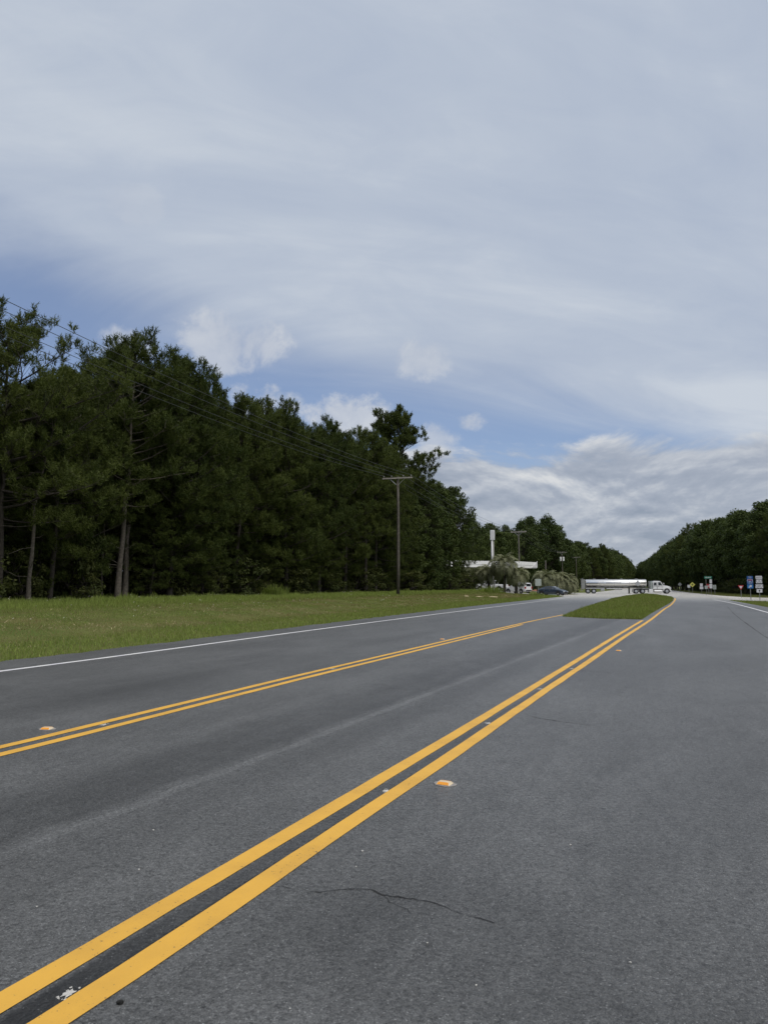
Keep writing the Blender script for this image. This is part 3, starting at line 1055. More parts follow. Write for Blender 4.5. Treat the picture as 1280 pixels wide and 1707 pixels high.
grass_clump((-27.2, 47.3, float(gz(-27.2, 47.3))), 520, 0.85, 1.15, 3, 'tall bright green grass clump in front of the forest')
grass_clump((-22.9, 99.5, float(gz(-22.9, 99.5))), 420, 1.5, 1.3, 4, 'broad tall weed clump below the palm trees')
grass_clump((-17.0, 100.5, float(gz(-17.0, 100.5))), 260, 1.1, 0.6, 6, 'low weed clump at the tip of the verge')

# bare sandy spots
rg = random.Random(77)
for (x, y, rx, ry, lb) in ((-19.6, 79.5, 0.5, 1.2, 'pale bare sand spot in the verge nearest the utility pole'), (-18.8, 83.0, 0.55, 1.2, 'largest pale bare sand spot in the verge before the palms'),
                           (-20.6, 77.5, 0.3, 0.8, 'small bare sand spot beside the larger two')):
    mb = MB()
    pts = []
    for a in np.linspace(0, 6.28, 15)[:-1]:
        k = rg.uniform(0.65, 1.1)
        pts.append((x + rx * k * math.cos(a), y + ry * k * math.sin(a)))
    c = (x, y, float(gz(x, y)) + 0.11)
    vs = [c] + [(p[0], p[1], float(gz(*p)) + 0.03) for p in pts]
    mb.add(vs, [(0, 1 + i, 1 + (i + 1) % len(pts)) for i in range(len(pts))])
    tag(mb.build('sand_patch', M['sand'], smooth=True), lb, kind='structure')
mb = MB()
V = []
for a in np.linspace(0, 6.28, 20)[:-1]:
    k = rg.uniform(0.8, 1.1)
    V.append((-26.5 + 5.5 * k * math.cos(a), 150 + 4.0 * k * math.sin(a)))
mb.add([(-26.5, 150, 0.9)] + [(p[0], p[1], float(gz(*p)) + 0.05) for p in V], [(0, 1 + i, 1 + (i + 1) % len(V)) for i in range(len(V))])
tag(mb.build('pine_straw_bed', M['straw'], smooth=True), 'rust-coloured pine straw bank behind the side road', kind='structure')


# ------------------------------------------------------------------ trees
def np_tube(pts, radii, n):
    pts = np.asarray(pts, float)
    k = len(pts)
    tan = np.gradient(pts, axis=0)
    tan /= np.linalg.norm(tan, axis=1)[:, None] + 1e-9
    ref = np.where(np.abs(tan[:, 2:3]) > 0.9, np.array([[1.0, 0, 0]]), np.array([[0, 0, 1.0]]))
    a = np.cross(tan, ref)
    a /= np.linalg.norm(a, axis=1)[:, None] + 1e-9
    b = np.cross(tan, a)
    q = np.linspace(0, 2 * np.pi, n, endpoint=False)
    V = pts[:, None] + (a[:, None] * np.cos(q)[None, :, None] + b[:, None] * np.sin(q)[None, :, None]) * np.asarray(radii)[:, None, None]
    V = V.reshape(-1, 3)
    i = np.arange(k - 1)[:, None] * n
    j = np.arange(n)[None]
    j2 = (j + 1) % n
    T = np.concatenate([np.stack([i + j, i + j2, i + n + j2], -1).reshape(-1, 3), np.stack([i + j, i + n + j2, i + n + j], -1).reshape(-1, 3)])
    return V, T


def join(parts):
    off = 0
    VV, TT = [], []
    for V, T in parts:
        VV.append(V)
        TT.append(T + off)
        off += len(V)
    return np.concatenate(VV), np.concatenate(TT)


def unit(v):
    return v / (np.linalg.norm(v, axis=-1, keepdims=True) + 1e-9)


def needles(rs, c, d, k, ln, wd, tint):
    """k thin needle bundles in a brush at each centre c pointing along d"""
    n = len(c)
    c = np.repeat(c, k, 0)
    d = np.repeat(d, k, 0)
    t = np.repeat(tint, k)
    r = unit(rs.normal(size=(n * k, 3)))
    dr = unit(d * 0.95 + r)
    base = c + d * rs.uniform(-0.14, 0.22, (n * k, 1)) * (ln / 0.24)
    tip = base + dr * (ln * rs.uniform(0.7, 1.15, (n * k, 1)))
    sd = unit(np.cross(dr, rs.normal(size=(n * k, 3)))) * (wd / 2)
    V = np.stack([base - sd, base + sd, tip], 1).reshape(-1, 3)
    T = np.arange(3 * n * k).reshape(-1, 3)
    return V, T, np.clip(t + rs.normal(0, 0.08, n * k), 0, 1)


def make_pine(seed, H, cb, Rm, nl, k=11, ln=0.22, wd=0.038, top_sparse=0.0, dead=7, ball=False, twigs=0.35, side=None, lean=0.0, pale=False, dense=1.0):
    rs = np.random.RandomState(seed)
    zz = np.linspace(0, 1, 9)
    sway = np.cumsum(rs.normal(0, 0.10, (9, 2)), 0)
    sway -= sway[0]
    tp = np.stack([sway[:, 0] * 0.9 + lean * zz ** 1.3 * H * 0.08, sway[:, 1] * 0.9, zz * H], 1)
    tp[0, 2] = -0.25
    r0 = H * 0.0105
    tr = r0 * (1 - zz) ** 0.85 + 0.015
    tr[0] *= 1.25
    wood = [np_tube(tp, tr, 8)]
    C, D, TI = [], [], []
    def at_trunk(t):
        return np.array([np.interp(t, zz, tp[:, i]) for i in range(3)])
    for i in range(nl):
        t = cb + (0.985 - cb) * ((i + rs.uniform(0, 0.8)) / nl) ** 0.9
        s = (t - cb) / (1 - cb)
        prof = (0.70 + 0.30 * smooth01(s / 0.25)) * (1 - 0.66 * smooth01((s - 0.52) / 0.52))
        if ball:
            prof = math.sqrt(max(0.05, 1 - (1.75 * s - 0.80) ** 2))
        L = Rm * float(prof) * rs.uniform(0.62, 1.15)
        az = i * 2.4 + rs.uniform(-0.6, 0.6)
        if side is not None and s < 0.55:
            L *= 0.75 + 0.6 * max(0.0, math.cos(az - side))
        el = R(-12 + 52 * s + rs.uniform(-12, 14))
        p = at_trunk(t)
        pts = [p]
        dv = np.array([math.cos(az) * math.cos(el), math.sin(az) * math.cos(el), math.sin(el)])
        ns = 5
        for q in range(ns):
            dv = unit(dv + np.array([rs.normal(0, 0.13), rs.normal(0, 0.13), 0.10 + rs.normal(0, 0.08)]))
            pts.append(pts[-1] + dv * L / ns)
        pts = np.array(pts)
        rr = np.linspace(max(0.018, 0.028 * L / 2.2 + 0.012), 0.008, len(pts))
        wood.append(np_tube(pts, rr, 4))
        seg = np.linspace(0, 1, len(pts))
        ntw = max(3, int(L * 4.6 * dense))
        for w in range(ntw):
            f = 0.30 + 0.72 * (w + rs.uniform(0, 1)) / ntw
            f = min(f, 1.0)
            b = np.array([np.interp(f, seg, pts[:, a]) for a in range(3)])
            ld = unit(pts[-1] - pts[0])
            td = unit(ld * 0.6 + rs.normal(size=3) * np.array([0.75, 0.75, 0.35]) + np.array([0, 0, 0.35 + 0.45 * s]))
            tl = L * rs.uniform(0.14, 0.34) * (1.15 - 0.5 * f) + 0.15
            e = b + td * tl
            if rs.uniform() < twigs:
                wood.append(np_tube(np.array([b, (b + e) / 2 + rs.normal(0, 0.03, 3), e]), np.array([0.010, 0.008, 0.005]), 3))
            shade = rs.uniform(0.15, 0.85)
            if top_sparse and s > 0.6 and rs.uniform() < top_sparse:
                continue
            big = rs.uniform(0.75, 1.25)
            for v in range(9):
                q = rs.normal(size=3)
                q = q / np.linalg.norm(q) * rs.uniform(0.3, 1.0)
                C.append(e + q * np.array([0.20, 0.20, 0.30]) * big + np.array([0, 0, 0.10]))
                D.append(unit(q * np.array([0.9, 0.9, 0.4]) + np.array([0, 0, 0.75]) + td * 0.25))
                TI.append(np.clip(shade + rs.normal(0, 0.10), 0, 1))
    # leader
    for v in range(14):
        C.append(tp[-1] + np.array([rs.normal(0, 0.2), rs.normal(0, 0.2), -0.07 * v]))
        D.append(np.array([0, 0, 1.0]))
        TI.append(0.6)
    for i in range(dead):
        t = rs.uniform(0.10, max(0.14, cb + 0.05))
        az = rs.uniform(0, 6.28)
        p = at_trunk(t)
        L = rs.uniform(0.5, 1.8)
        dv = np.array([math.cos(az), math.sin(az), rs.uniform(-0.2, 0.55)])
        m = p + dv * L * 0.5 + rs.normal(0, 0.06, 3)
        wood.append(np_tube(np.array([p, m, p + dv * L + rs.normal(0, 0.12, 3) + np.array([0, 0, 0.12])]), np.array([0.022, 0.015, 0.006]), 3))
    V, T = join(wood)
    cv, ct, ti = needles(rs, np.array(C), np.array(D), k, ln, wd, np.array(TI))
    return (V, T), (cv, ct, ti)


def make_broadleaf(seed, H, cb, Rm, nclump, nleaf, ls, columnar=False, trunks=1):
    rs = np.random.RandomState(seed)
    wood = []
    heads = []
    for tk in range(trunks):
        zz = np.linspace(0, 1, 7)
        tp = np.stack([np.cumsum(rs.normal(0, 0.12, 7)), np.cumsum(rs.normal(0, 0.12, 7)), zz * H * 0.8], 1)
        tp[:, :2] -= tp[0, :2]
        tp[0, 2] = -0.3
        wood.append(np_tube(tp, H * 0.013 * (1 - 0.8 * zz) + 0.02, 7))
        heads.append(tp)
    tp = heads[0]
    C, TI, RD = [], [], []
    for i in range(nclump):
        s = (i + rs.uniform(0, 1)) / nclump
        z = H * (cb + (1 - cb) * s)
        if columnar:
            prof = 0.75 + 0.25 * math.sin(3.1 * s) - 0.55 * float(smooth01((s - 0.72) / 0.28))
        else:
            prof = math.sqrt(max(0.02, 1 - (2 * min(max(s, 0.0), 1.0) * 0.86 - 0.66) ** 2)) * (1.0 if s < 0.85 else 1 - 2.2 * (s - 0.85))
        az = i * 2.399 + rs.uniform(-0.5, 0.5)
        rad = Rm * prof * math.sqrt(rs.uniform(0.22, 1.0))
        zt = min(z * 0.80, H * 0.78)
        ax = np.array([np.interp(zt, tp[:, 2], tp[:, a]) for a in range(2)])
        p = np.array([ax[0] + rad * math.cos(az), ax[1] + rad * math.sin(az), z + rs.normal(0, 0.3)])
        b = np.array([ax[0], ax[1], max(H * 0.12, zt - rad * 0.55)])
        m = (b + p) / 2 + np.array([0, 0, 0.25 * rad * 0.4]) + rs.normal(0, 0.12, 3)
        if i % 2 == 0:
            wood.append(np_tube(np.array([b, m, p]), np.array([0.05 + 0.012 * rad, 0.035, 0.012]), 4))
        C.append(p)
        RD.append(rs.uniform(0.55, 1.05) * (0.30 * Rm))
        TI.append(rs.uniform(0.1, 0.9))
    C = np.array(C)
    RD = np.array(RD)
    TI = np.array(TI)
    n = len(C) * nleaf
    u = unit(rs.normal(size=(n, 3)))
    rad = rs.uniform(0.35, 1.0, (n, 1)) ** 0.6
    c = np.repeat(C, nleaf, 0) + u * rad * np.repeat(RD, nleaf)[:, None] * np.array([1.0, 1.0, 0.72])
    nr = unit(u * 0.5 + rs.normal(size=(n, 3)) * 0.6 + np.array([0, 0, 0.5]))
    a = unit(np.cross(nr, rs.normal(size=(n, 3))))
    b = np.cross(nr, a)
    sz = ls * rs.uniform(0.7, 1.3, (n, 1))
    V = np.stack([c - a * sz * 0.62, c + b * sz * 0.36, c + a * sz * 0.62, c - b * sz * 0.36], 1).reshape(-1, 3)
    q = np.arange(n)[:, None] * 4
    T = np.concatenate([q + [0, 1, 2], q + [0, 2, 3]])
    ti = np.clip(np.repeat(TI, nleaf) + rs.normal(0, 0.14, n), 0, 1)
    return join(wood), (V, T, np.concatenate([ti, ti]))


protos = {}


def proto(key, name, data, wood_mat, leaf_m):
    (wv, wt), (cv, ct, ti) = data
    root = empty(name)
    tri_object('trunk', wv, wt, wood_mat, root, smooth=True)
    tri_object('crown', cv, ct, leaf_m, root, tint=ti)
    register(root)
    protos[key] = [root, False]


PINE_H = 15.0
for i, kw in enumerate([dict(cb=0.20, Rm=3.7, nl=66), dict(cb=0.13, Rm=3.8, nl=70), dict(cb=0.28, Rm=3.5, nl=62), dict(cb=0.08, Rm=3.4, nl=74, dense=0.9),
                        dict(cb=0.34, Rm=3.6, nl=58), dict(cb=0.17, Rm=4.1, nl=66, dense=0.9)]):
    proto('pine%d' % i, 'pine_tree', make_pine(100 + i, PINE_H, **kw), M['bark'], M['needle'])
proto('pine_sparse', 'pine_tree', make_pine(131, 14.2, cb=0.30, Rm=4.9, nl=58, top_sparse=0.0, dense=0.95, side=0.3, twigs=1.0), M['bark'], M['needle'])
proto('pine_tall', 'pine_tree', make_pine(141, 21.5, cb=0.55, Rm=4.0, nl=74, ln=0.30, wd=0.06, dense=0.85, side=0.35, ball=True, twigs=1.0), M['bark'], M['needle'])
proto('pine_twin', 'pine_tree', make_pine(151, 15.2, cb=0.36, Rm=3.6, nl=56, dead=14), M['bark_pale'], M['needle'])
proto('pine_lean', 'pine_tree', make_pine(161, 9.5, cb=0.72, Rm=1.8, nl=18, dead=14, lean=1.0), M['bark_pale'], M['needle'])
for i, (cb, Rm) in enumerate([(0.26, 4.2), (0.18, 4.6), (0.33, 3.9), (0.12, 4.0)]):
    proto('leafy%d' % i, 'broadleaf_tree', make_broadleaf(200 + i, 15.0, cb, Rm, 120, 105, 0.30), M['bark'], M['leaf'])
proto('vine2', 'vine_covered_tree', make_broadleaf(223, 15.0, 0.40, 2.7, 100, 115, 0.19, columnar=True), M['bark'], M['leaf'])
for i in range(2):
    proto('vine%d' % i, 'vine_covered_tree', make_broadleaf(220 + i, 15.0, 0.03, 2.7, 150, 115, 0.19, columnar=True), M['bark'], M['leaf'])
for i in range(3):
    proto('shrub%d' % i, 'shrub', make_broadleaf(240 + i, 2.2, 0.05, 1.3, 34, 70, 0.11), M['bark'], M['shrub'])


def plant(key, x, y, h=None, base_h=15.0, rot=None, wide=1.0, label=None, cat='tree', group=None, z=None):
    root, used = protos[key]
    if used:
        o = copy_tree(root)
    else:
        o = root
        protos[key][1] = True
    s = 1.0 if h is None else h / base_h
    o.location = (x, y, (float(gz(x, y)) if z is None else z) - 0.02)
    o.rotation_euler = (0, 0, rgt.uniform(0, 6.28) if rot is None else rot)
    o.scale = (s * wide, s * wide, s)
    for k in ('label', 'category', 'group'):
        if k in o:
            del o[k]
    tag(o, label, cat, group)
    return o


rgt = random.Random(12)


def forest_zone(y):
    for lim, nm in ((30, 'near the left edge of the photo'), (38, 'around the two pale trunks'), (45, 'between the pale trunks and the grass clump'), (54, 'behind the tall grass clump'),
                    (66, 'midway between the grass clump and the utility pole'), (78, 'just left of the utility pole'), (92, 'behind the utility pole')):
        if y < lim:
            return nm
    return 'towards the right end of the forest'


HY = [10, 24, 27.5, 30.5, 33, 37, 46, 53, 61, 70, 81, 95, 102, 109, 120]
HH = [13.5, 12.6, 10.8, 11.6, 14.0, 14.4, 14.0, 14.3, 16.0, 15.6, 15.2, 15.6, 15.3, 14.4, 14.0]
FG = 'pines along the front of the roadside forest'
plant('pine_sparse', -28.7, 24.6, 12.5, 14.2, 0.2, 1.0, 'open-crowned pine with reaching bare limbs at the left edge of the photo', group=FG)
plant('pine_twin', -28.9, 32.6, 14.6, 15.2, 0.4, 1.0, 'tallest left-hand pine with a long pale bare trunk and brushy top', group=FG)
plant('pine_twin', -29.6, 34.0, 14.0, 15.2, 2.4, 1.0, 'pale-trunked pine close behind the tallest left-hand pine', group=FG)
plant('pine_lean', -27.9, 25.6, 9.2, 9.5, 0.5, 1.0, 'thin leaning pale trunk with bare twigs near the left edge of the forest', group=FG)
plant('pine_tall', -30.6, 83.5, 21.3, 21.5, 0.1, 1.0, 'tall open-crowned pine rising above the forest behind the utility pole', group=FG)
front = [(27.8, 'pine0', 'first dense dark pine right of the open-crowned pine at the left edge'), (30.2, 'pine3', 'low-branched bushy pine just left of the tall pale-trunked pine'),
         (36.8, 'pine5', 'wide-crowned pine just right of the two pale trunks'), (39.4, 'pine1', 'full pine with foliage low down, second right of the two pale trunks'),
         (42.2, 'pine2', 'pine on a slim bare trunk, third right of the two pale trunks'), (45.0, 'pine4', 'high-crowned pine directly behind the tall grass clump'),
         (47.9, 'pine0', 'pine just right of the tall grass clump'), (50.8, 'pine3', 'bushy pine with yellow-green boughs near the ground, right of the grass clump'),
         (54.0, 'pine1', 'broad pine halfway between the grass clump and the utility pole'), (57.4, 'pine5', 'wide pine in the middle of the forest front'),
         (60.6, 'pine2', 'tall pine forming the rounded peak left of the utility pole'), (63.8, 'pine1', 'full-crowned pine under the wires left of the utility pole'),
         (67.2, 'pine4', 'bare-trunked pine third left of the utility pole'), (70.6, 'pine0', 'pine second left of the utility pole'), (74.0, 'pine3', 'bushy pine directly left of the utility pole'),
         (78.0, 'pine2', 'slim bare-stemmed pine directly behind the utility pole')]
for (y, key, lb) in front:
    x = -28.9 + rgt.uniform(-0.7, 0.7)
    h = float(np.interp(y, HY, HH)) * rgt.uniform(0.93, 1.06)
    plant(key, x, y, h, 15.0, None, rgt.uniform(0.95, 1.1), lb, group=FG)
for i in range(34):
    y = 22.0 + 66 * (i + rgt.uniform(0, 0.9)) / 34
    if 29.2 < y < 34.5 or 22.5 < y < 25.8:
        continue
    plant('pine%d' % rgt.choice((1, 3)), -29.3 + rgt.uniform(-1.2, 0.6), y, rgt.uniform(4.2, 8.0), 15.0, None, rgt.uniform(1.25, 1.6),
          'young bushy pine between trunks, ' + forest_zone(y), group='young pines along the forest front')
VG = 'vine-covered trees at the end of the forest'
for (x, y, h, key, lb) in ((-29.2, 83.0, 12.4, 'vine0', 'vine-covered tree just right of the utility pole below the tall pine'), (-28.9, 87.5, 13.4, 'vine1', 'vine-covered tree second right of the utility pole'),
                           (-29.2, 92.0, 14.4, 'vine0', 'dark vine-covered tree left of the last column of foliage'), (-29.0, 96.2, 14.9, 'vine1', 'tall vine-covered tree with a flat top near the end of the forest'),
                           (-28.6, 100.6, 15.0, 'vine2', 'vine-covered column of foliage ending the forest beside the fuel canopy')):
    plant(key, x, y, h, 15.0, None, 1.0, lb, group=VG)
DG = 'pines standing deeper in the dark forest'
for r_, xr in enumerate((-32.2, -35.4, -39.0, -43.0)):
    y = 12.0 + r_ * 1.1
    while y < 112:
        h = float(np.interp(y, HY, HH)) * rgt.uniform(0.9, 1.04) + 0.15 * r_
        plant('pine%d' % rgt.choice((0, 1, 2, 3, 4, 5)), xr + rgt.uniform(-1.2, 1.2), y + rgt.uniform(-0.8, 0.8), h, 15.0, None, rgt.uniform(0.95, 1.15),
              'dark pine in row %s, %s' % (('two', 'three', 'four', 'five')[r_], forest_zone(y)), group=DG)
        y += rgt.uniform(2.7, 3.9) + 0.35 * r_
for y in (11, 14, 17, 20.0):
    plant('pine%d' % rgt.choice((0, 1, 2, 3)), -29 + rgt.uniform(-1, 1), y, 14.3, 15.0, None, 1.0, 'dark pine in forest row one, at the outermost left of the forest', group=DG)

# slim bare stems and saplings inside the forest
SG = 'slim bare stems inside the forest'
stems = []
for i in range(46):
    y = 20 + 88 * (i + rgt.uniform(0, 1)) / 46
    x = -30.2 - rgt.uniform(0, 3.5)
    rs = np.random.RandomState(900 + i % 5)
    if len(stems) < 5:
        hh = 9.0
        tp = np.stack([np.cumsum(rs.normal(0, 0.07, 6)), np.cumsum(rs.normal(0, 0.07, 6)), np.linspace(-0.2, hh, 6)], 1)
        parts = [np_tube(tp, np.linspace(0.07, 0.03, 6), 6)]
        for q in range(7):
            p = tp[rs.randint(2, 6)]
            az = rs.uniform(0, 6.28)
            e = p + np.array([math.cos(az), math.sin(az), rs.uniform(-0.1, 0.6)]) * rs.uniform(0.4, 1.2)
            parts.append(np_tube(np.array([p, (p + e) / 2 + rs.normal(0, 0.05, 3), e]), np.array([0.016, 0.012, 0.006]), 3))
        V, T = join(parts)
        o = tri_object('tree_trunk', V, T, M['bark_pale'] if i % 2 else M['bark'], smooth=True)
        stems.append(o)
    else:
        o = stems[i % 5].copy()
        col.objects.link(o)
    o.location = (x, y, float(gz(x, y)))
    o.rotation_euler = (0, 0, rgt.uniform(0, 6.28))
    s = rgt.uniform(0.8, 1.15)
    o.scale = (s, s, s)
    tag(o, 'slim bare young trunk between the pines, ' + forest_zone(y), 'tree', SG)

# shrubs at the foot of the forest
UG = 'shrubs along the foot of the forest'
for i in range(64):
    y = 17 + 92 * (i + rgt.uniform(-0.3, 0.9)) / 64
    x = -28.6 + rgt.uniform(-1.9, 0.35)
    if 30.2 < y < 34.2:
        continue
    h = rgt.uniform(0.9, 3.0)
    plant('shrub%d' % rgt.randrange(3), x, y, h, 2.2, None, rgt.uniform(0.9, 1.4), 'low leafy shrub at the forest foot, ' + forest_zone(y), 'shrub', UG)
for i in range(34):
    y = 18 + 90 * (i + rgt.uniform(0, 1)) / 34
    plant('shrub%d' % rgt.randrange(3), -32.2 + rgt.uniform(-2.5, 1.5), y, rgt.uniform(1.8, 4.2), 2.2, None, rgt.uniform(0.7, 1.0),
          'young leafy tree shaded under the pines, ' + forest_zone(y), 'shrub', 'young growth under the pines')
plant('shrub1', -27.1, 93.5, 2.1, 2.2, None, 1.25, 'rounded yellow-green bush at the forest foot right of the utility pole', 'shrub')
plant('shrub2', -29.4, 29.6, 4.6, 2.2, None, 0.6, 'bright green sapling glowing between dark trunks left of the pale trunks', 'shrub')

# the unbroken depth of the wood
def mass(name, x0, x1, y0, y1, z1, n, ls, seed, label, z0=0.0):
    rs = np.random.RandomState(seed)
    c = np.stack([rs.uniform(x0, x1, n), rs.uniform(y0, y1, n), z0 + (z1 - z0) * rs.uniform(0, 1, n) ** 0.85], 1)
    top = z1 * (0.8 + 0.2 * np.sin(c[:, 0] * 0.5 + c[:, 1] * 0.33) * np.sin(c[:, 1] * 0.71))
    c[:, 2] = np.minimum(c[:, 2], top * rs.uniform(0.85, 1.0, n))
    nr = unit(rs.normal(size=(n, 3)) + np.array([0, 0, 0.4]))
    a = unit(np.cross(nr, rs.normal(size=(n, 3))))
    b = np.cross(nr, a)
    sz = ls * rs.uniform(0.6, 1.3, (n, 1))
    V = np.stack([c - a * sz * 0.6, c + b * sz * 0.4, c + a * sz * 0.6, c - b * sz * 0.4], 1).reshape(-1, 3)
    q = np.arange(n)[:, None] * 4
    T = np.concatenate([q + [0, 1, 2], q + [0, 2, 3]])
    ti = np.clip(0.5 + 0.3 * np.sin(c[:, 1] * 0.9 + c[:, 2]) + rs.normal(0, 0.15, n), 0, 1)
    tag(tri_object(name, V, T, M['leaf'], tint=np.concatenate([ti, ti])), label, kind='stuff')


mass('undergrowth', -62, -46, 4, 118, 12.5, 60000, 0.8, 41, 'dark mass of the wood behind the front trees')
mass('undergrowth', -46, -29.5, 14, 112, 1.3, 26000, 0.32, 42, 'leafy undergrowth on the forest floor', 0.75)

# trees behind the fuel station
BG = 'broadleaf trees behind the fuel station'
for (x, y, h, key, lb) in ((-47.5, 158, 14.6, 'leafy0', 'broadleaf tree behind the station left of the sign pylon'), (-42.5, 166, 16.2, 'leafy1', 'rounded broadleaf tree behind the sign pylon'),
                           (-41.5, 181, 16.4, 'leafy2', 'broadleaf tree between the sign pylon and the second utility pole'), (-40.0, 192, 16.4, 'leafy3', 'broadleaf tree behind the second utility pole'),
                           (-38.6, 208, 19.0, 'leafy1', 'tall broadleaf tree just right of the second utility pole'), (-38.6, 224, 21.6, 'leafy0', 'broad broadleaf tree above the right end of the fuel canopy'),
                           (-36.8, 242, 23.4, 'leafy1', 'tallest broadleaf tree behind the drooping grey-green palms'), (-35.2, 250, 21.5, 'leafy2', 'tree above the transformer pole at the right end of the station group'),
                           (-52, 150, 15.2, 'leafy3', 'broadleaf tree behind the far left of the fuel canopy')):
    plant(key, x, y, h, 15.0, None, 0.95, lb, group=BG)
for i in range(24):
    plant('leafy%d' % rgt.randrange(4), -64 + i * 0.9 + rgt.uniform(-1, 1), 168 + 4.2 * i + rgt.uniform(-3, 3), rgt.uniform(12.5, 15.0) + i * 0.28, 15.0, None, 1.05,
          'broadleaf tree in the back row behind the fuel station, ' + ('left part' if i < 8 else 'middle part' if i < 16 else 'right part'), group='back row of trees behind the fuel station')
LG = 'trees lining the left side of the far road'
LX_Y = [240, 300, 338, 352, 445, 560, 700, 760]
LX_X = [-39.0, -37.0, -36.5, -30.0, -25.0, -26.5, -32.0, -38.0]
for row in range(2):
    y = 258.0 + row * 4
    while y < 700:
        x = float(np.interp(y, LX_Y, LX_X)) - row * 6 + rgt.uniform(-1.2, 1.2)
        key = 'leafy%d' % rgt.randrange(4) if rgt.random() < 0.75 else 'pine%d' % rgt.randrange(6)
        plant(key, x, y, rgt.uniform(17.2, 20.6), 15.0, None, 1.0, 'dark tree of the far left roadside, ' + ('front' if row == 0 else 'back') + ' row, ' + ('just past the fuel station' if y < 275 else 'above the tail of the tanker' if y < 320 else 'above the middle of the tank' if y < 430 else 'far behind the tank' if y < 560 else 'closing the gap at the far end'), group=LG)
        y += (5.5 if y < 420 else 9.0) + rgt.uniform(0, 2.5) + row * 2
RG = 'trees lining the right side of the road'
RX_Y = [90, 104, 112, 126, 139, 165, 220, 310, 400, 479, 560, 680]
RX_X = [33, 24.5, 20.5, 18.5, 16.6, 14.5, 8.8, 3.0, -3.5, -6.5, -14, -28]
k = 0
NAMED_R = {0: 'dark broadleaf tree farthest right, behind the route signs', 1: 'full broadleaf tree behind the blue route sign'}
for row in range(3):
    y = 100.0 + row * 2
    while y < (600 if row < 2 else 300):
        x = float(np.interp(y, RX_Y, RX_X)) + float(np.interp(y, [130, 200], [0.0, -1.2])) + row * 5.5 + rgt.uniform(-0.9, 0.9)
        key = 'leafy%d' % rgt.randrange(4) if rgt.random() < 0.8 else 'pine%d' % rgt.choice((1, 3))
        plant(key, x, y, (rgt.uniform(12.6, 15.0) + row * 0.3) * float(np.interp(y, [100, 130, 160, 260], [0.93, 0.98, 1.13, 1.28])), 15.0, None, 1.0 if row == 0 else 1.1, 'dark tree of the right-hand woods, row %s, ' % ('one', 'two', 'three')[row] + ('at the right edge behind the route signs' if y < 116 else 'behind the yield sign' if y < 130 else 'right of the green street sign' if y < 150 else 'behind the distant sign cluster' if y < 185 else 'behind the yellow diamond' if y < 240 else 'above the tractor bonnet' if y < 330 else 'at the far narrow end'), group=RG)
        y += (4.6 if y < 260 else 9.0) + rgt.uniform(0, 1.8)
for i in range(26):
    y = 100 + 4.6 * i
    x = float(np.interp(y, RX_Y, RX_X)) - 2.6 + rgt.uniform(-0.5, 0.5)
    plant('shrub%d' % rgt.randrange(3), x, y, rgt.uniform(1.5, 3.2), 2.2, None, 1.5, 'dark shrub at the foot of the right-hand woods', 'shrub', 'shrubs at the foot of the right-hand woods')
mass('woods', 28, 60, 85, 330, 11.0, 34000, 1.1, 43, 'dark depth of the right-hand woods')
mass('woods', -90, -48, 190, 690, 12.0, 30000, 1.3, 44, 'dark depth of the left-hand woods along the far road')
mass('far_woods', -190, 60, 930, 965, 15.0, 26000, 2.6, 45, 'far-off wood closing the view where the road bends away')
plant('shrub0', -17.6, 139.2, 2.0, 2.2, None, 1.7, 'pale green bush behind the tail of the tanker', 'shrub')
plant('shrub1', -24.6, 132.0, 2.0, 2.2, None, 1.6, 'dark shrub behind the drooping palms right of the grey sign', 'shrub')


# ------------------------------------------------------------------ palms
def frond_mesh(seed, L, droop):
    rs = np.random.RandomState(seed)
    n = 13
    t = np.linspace(0, 1, n)
    ang = R(72) - droop * t ** 1.05
    dx, dz = np.cos(ang) * L / (n - 1), np.sin(ang) * L / (n - 1)
    pts = np.stack([np.concatenate([[0], np.cumsum(dx[:-1])]), np.zeros(n), np.concatenate([[0], np.cumsum(dz[:-1])])], 1)
    V, T = np_tube(pts, np.linspace(0.026, 0.006, n), 3)
    ti = [0.5] * len(T)
    VV, TT = [V], [T]
    off = len(V)
    for i in range(34):
        f = 0.14 + 0.86 * i / 33
        b = np.array([np.interp(f, t, pts[:, a]) for a in range(3)])
        tg = unit(np.array([np.interp(f, t, np.gradient(pts[:, a])) for a in range(3)]))
        ll = L * 0.30 * math.sin(math.pi * (0.18 + 0.80 * f)) + 0.10
        for s in (-1, 1):
            side = np.array([0, s, 0])
            up = np.cross(tg, side) * s * -1
            d = unit(tg * 0.65 + side * 0.75 + np.array([0, 0, 0.28]) + rs.normal(0, 0.12, 3))
            m = b + d * ll * 0.55
            e = m + unit(d + np.array([0, 0, -0.9])) * ll * 0.5
            w = tg * 0.022
            VV.append(np.array([b - w, b + w, m + w, m - w, e]))
            TT.append(np.array([[0, 1, 2], [0, 2, 3], [3, 2, 4]]) + off)
            off += 5
            ti += [float(np.clip(rs.uniform(0.2, 0.9), 0, 1))] * 3
    return np.concatenate(VV), np.concatenate(TT), ti


frond_meshes = []
for i, (L, dr) in enumerate([(2.5, 2.5), (2.7, 2.8), (2.5, 3.0), (2.1, 1.9)]):
    V, T, ti = frond_mesh(300 + i, L, dr)
    o = tri_object('frond', V, T, M['frond'], tint=ti)
    frond_meshes.append(o.data)
    bpy.data.objects.remove(o)


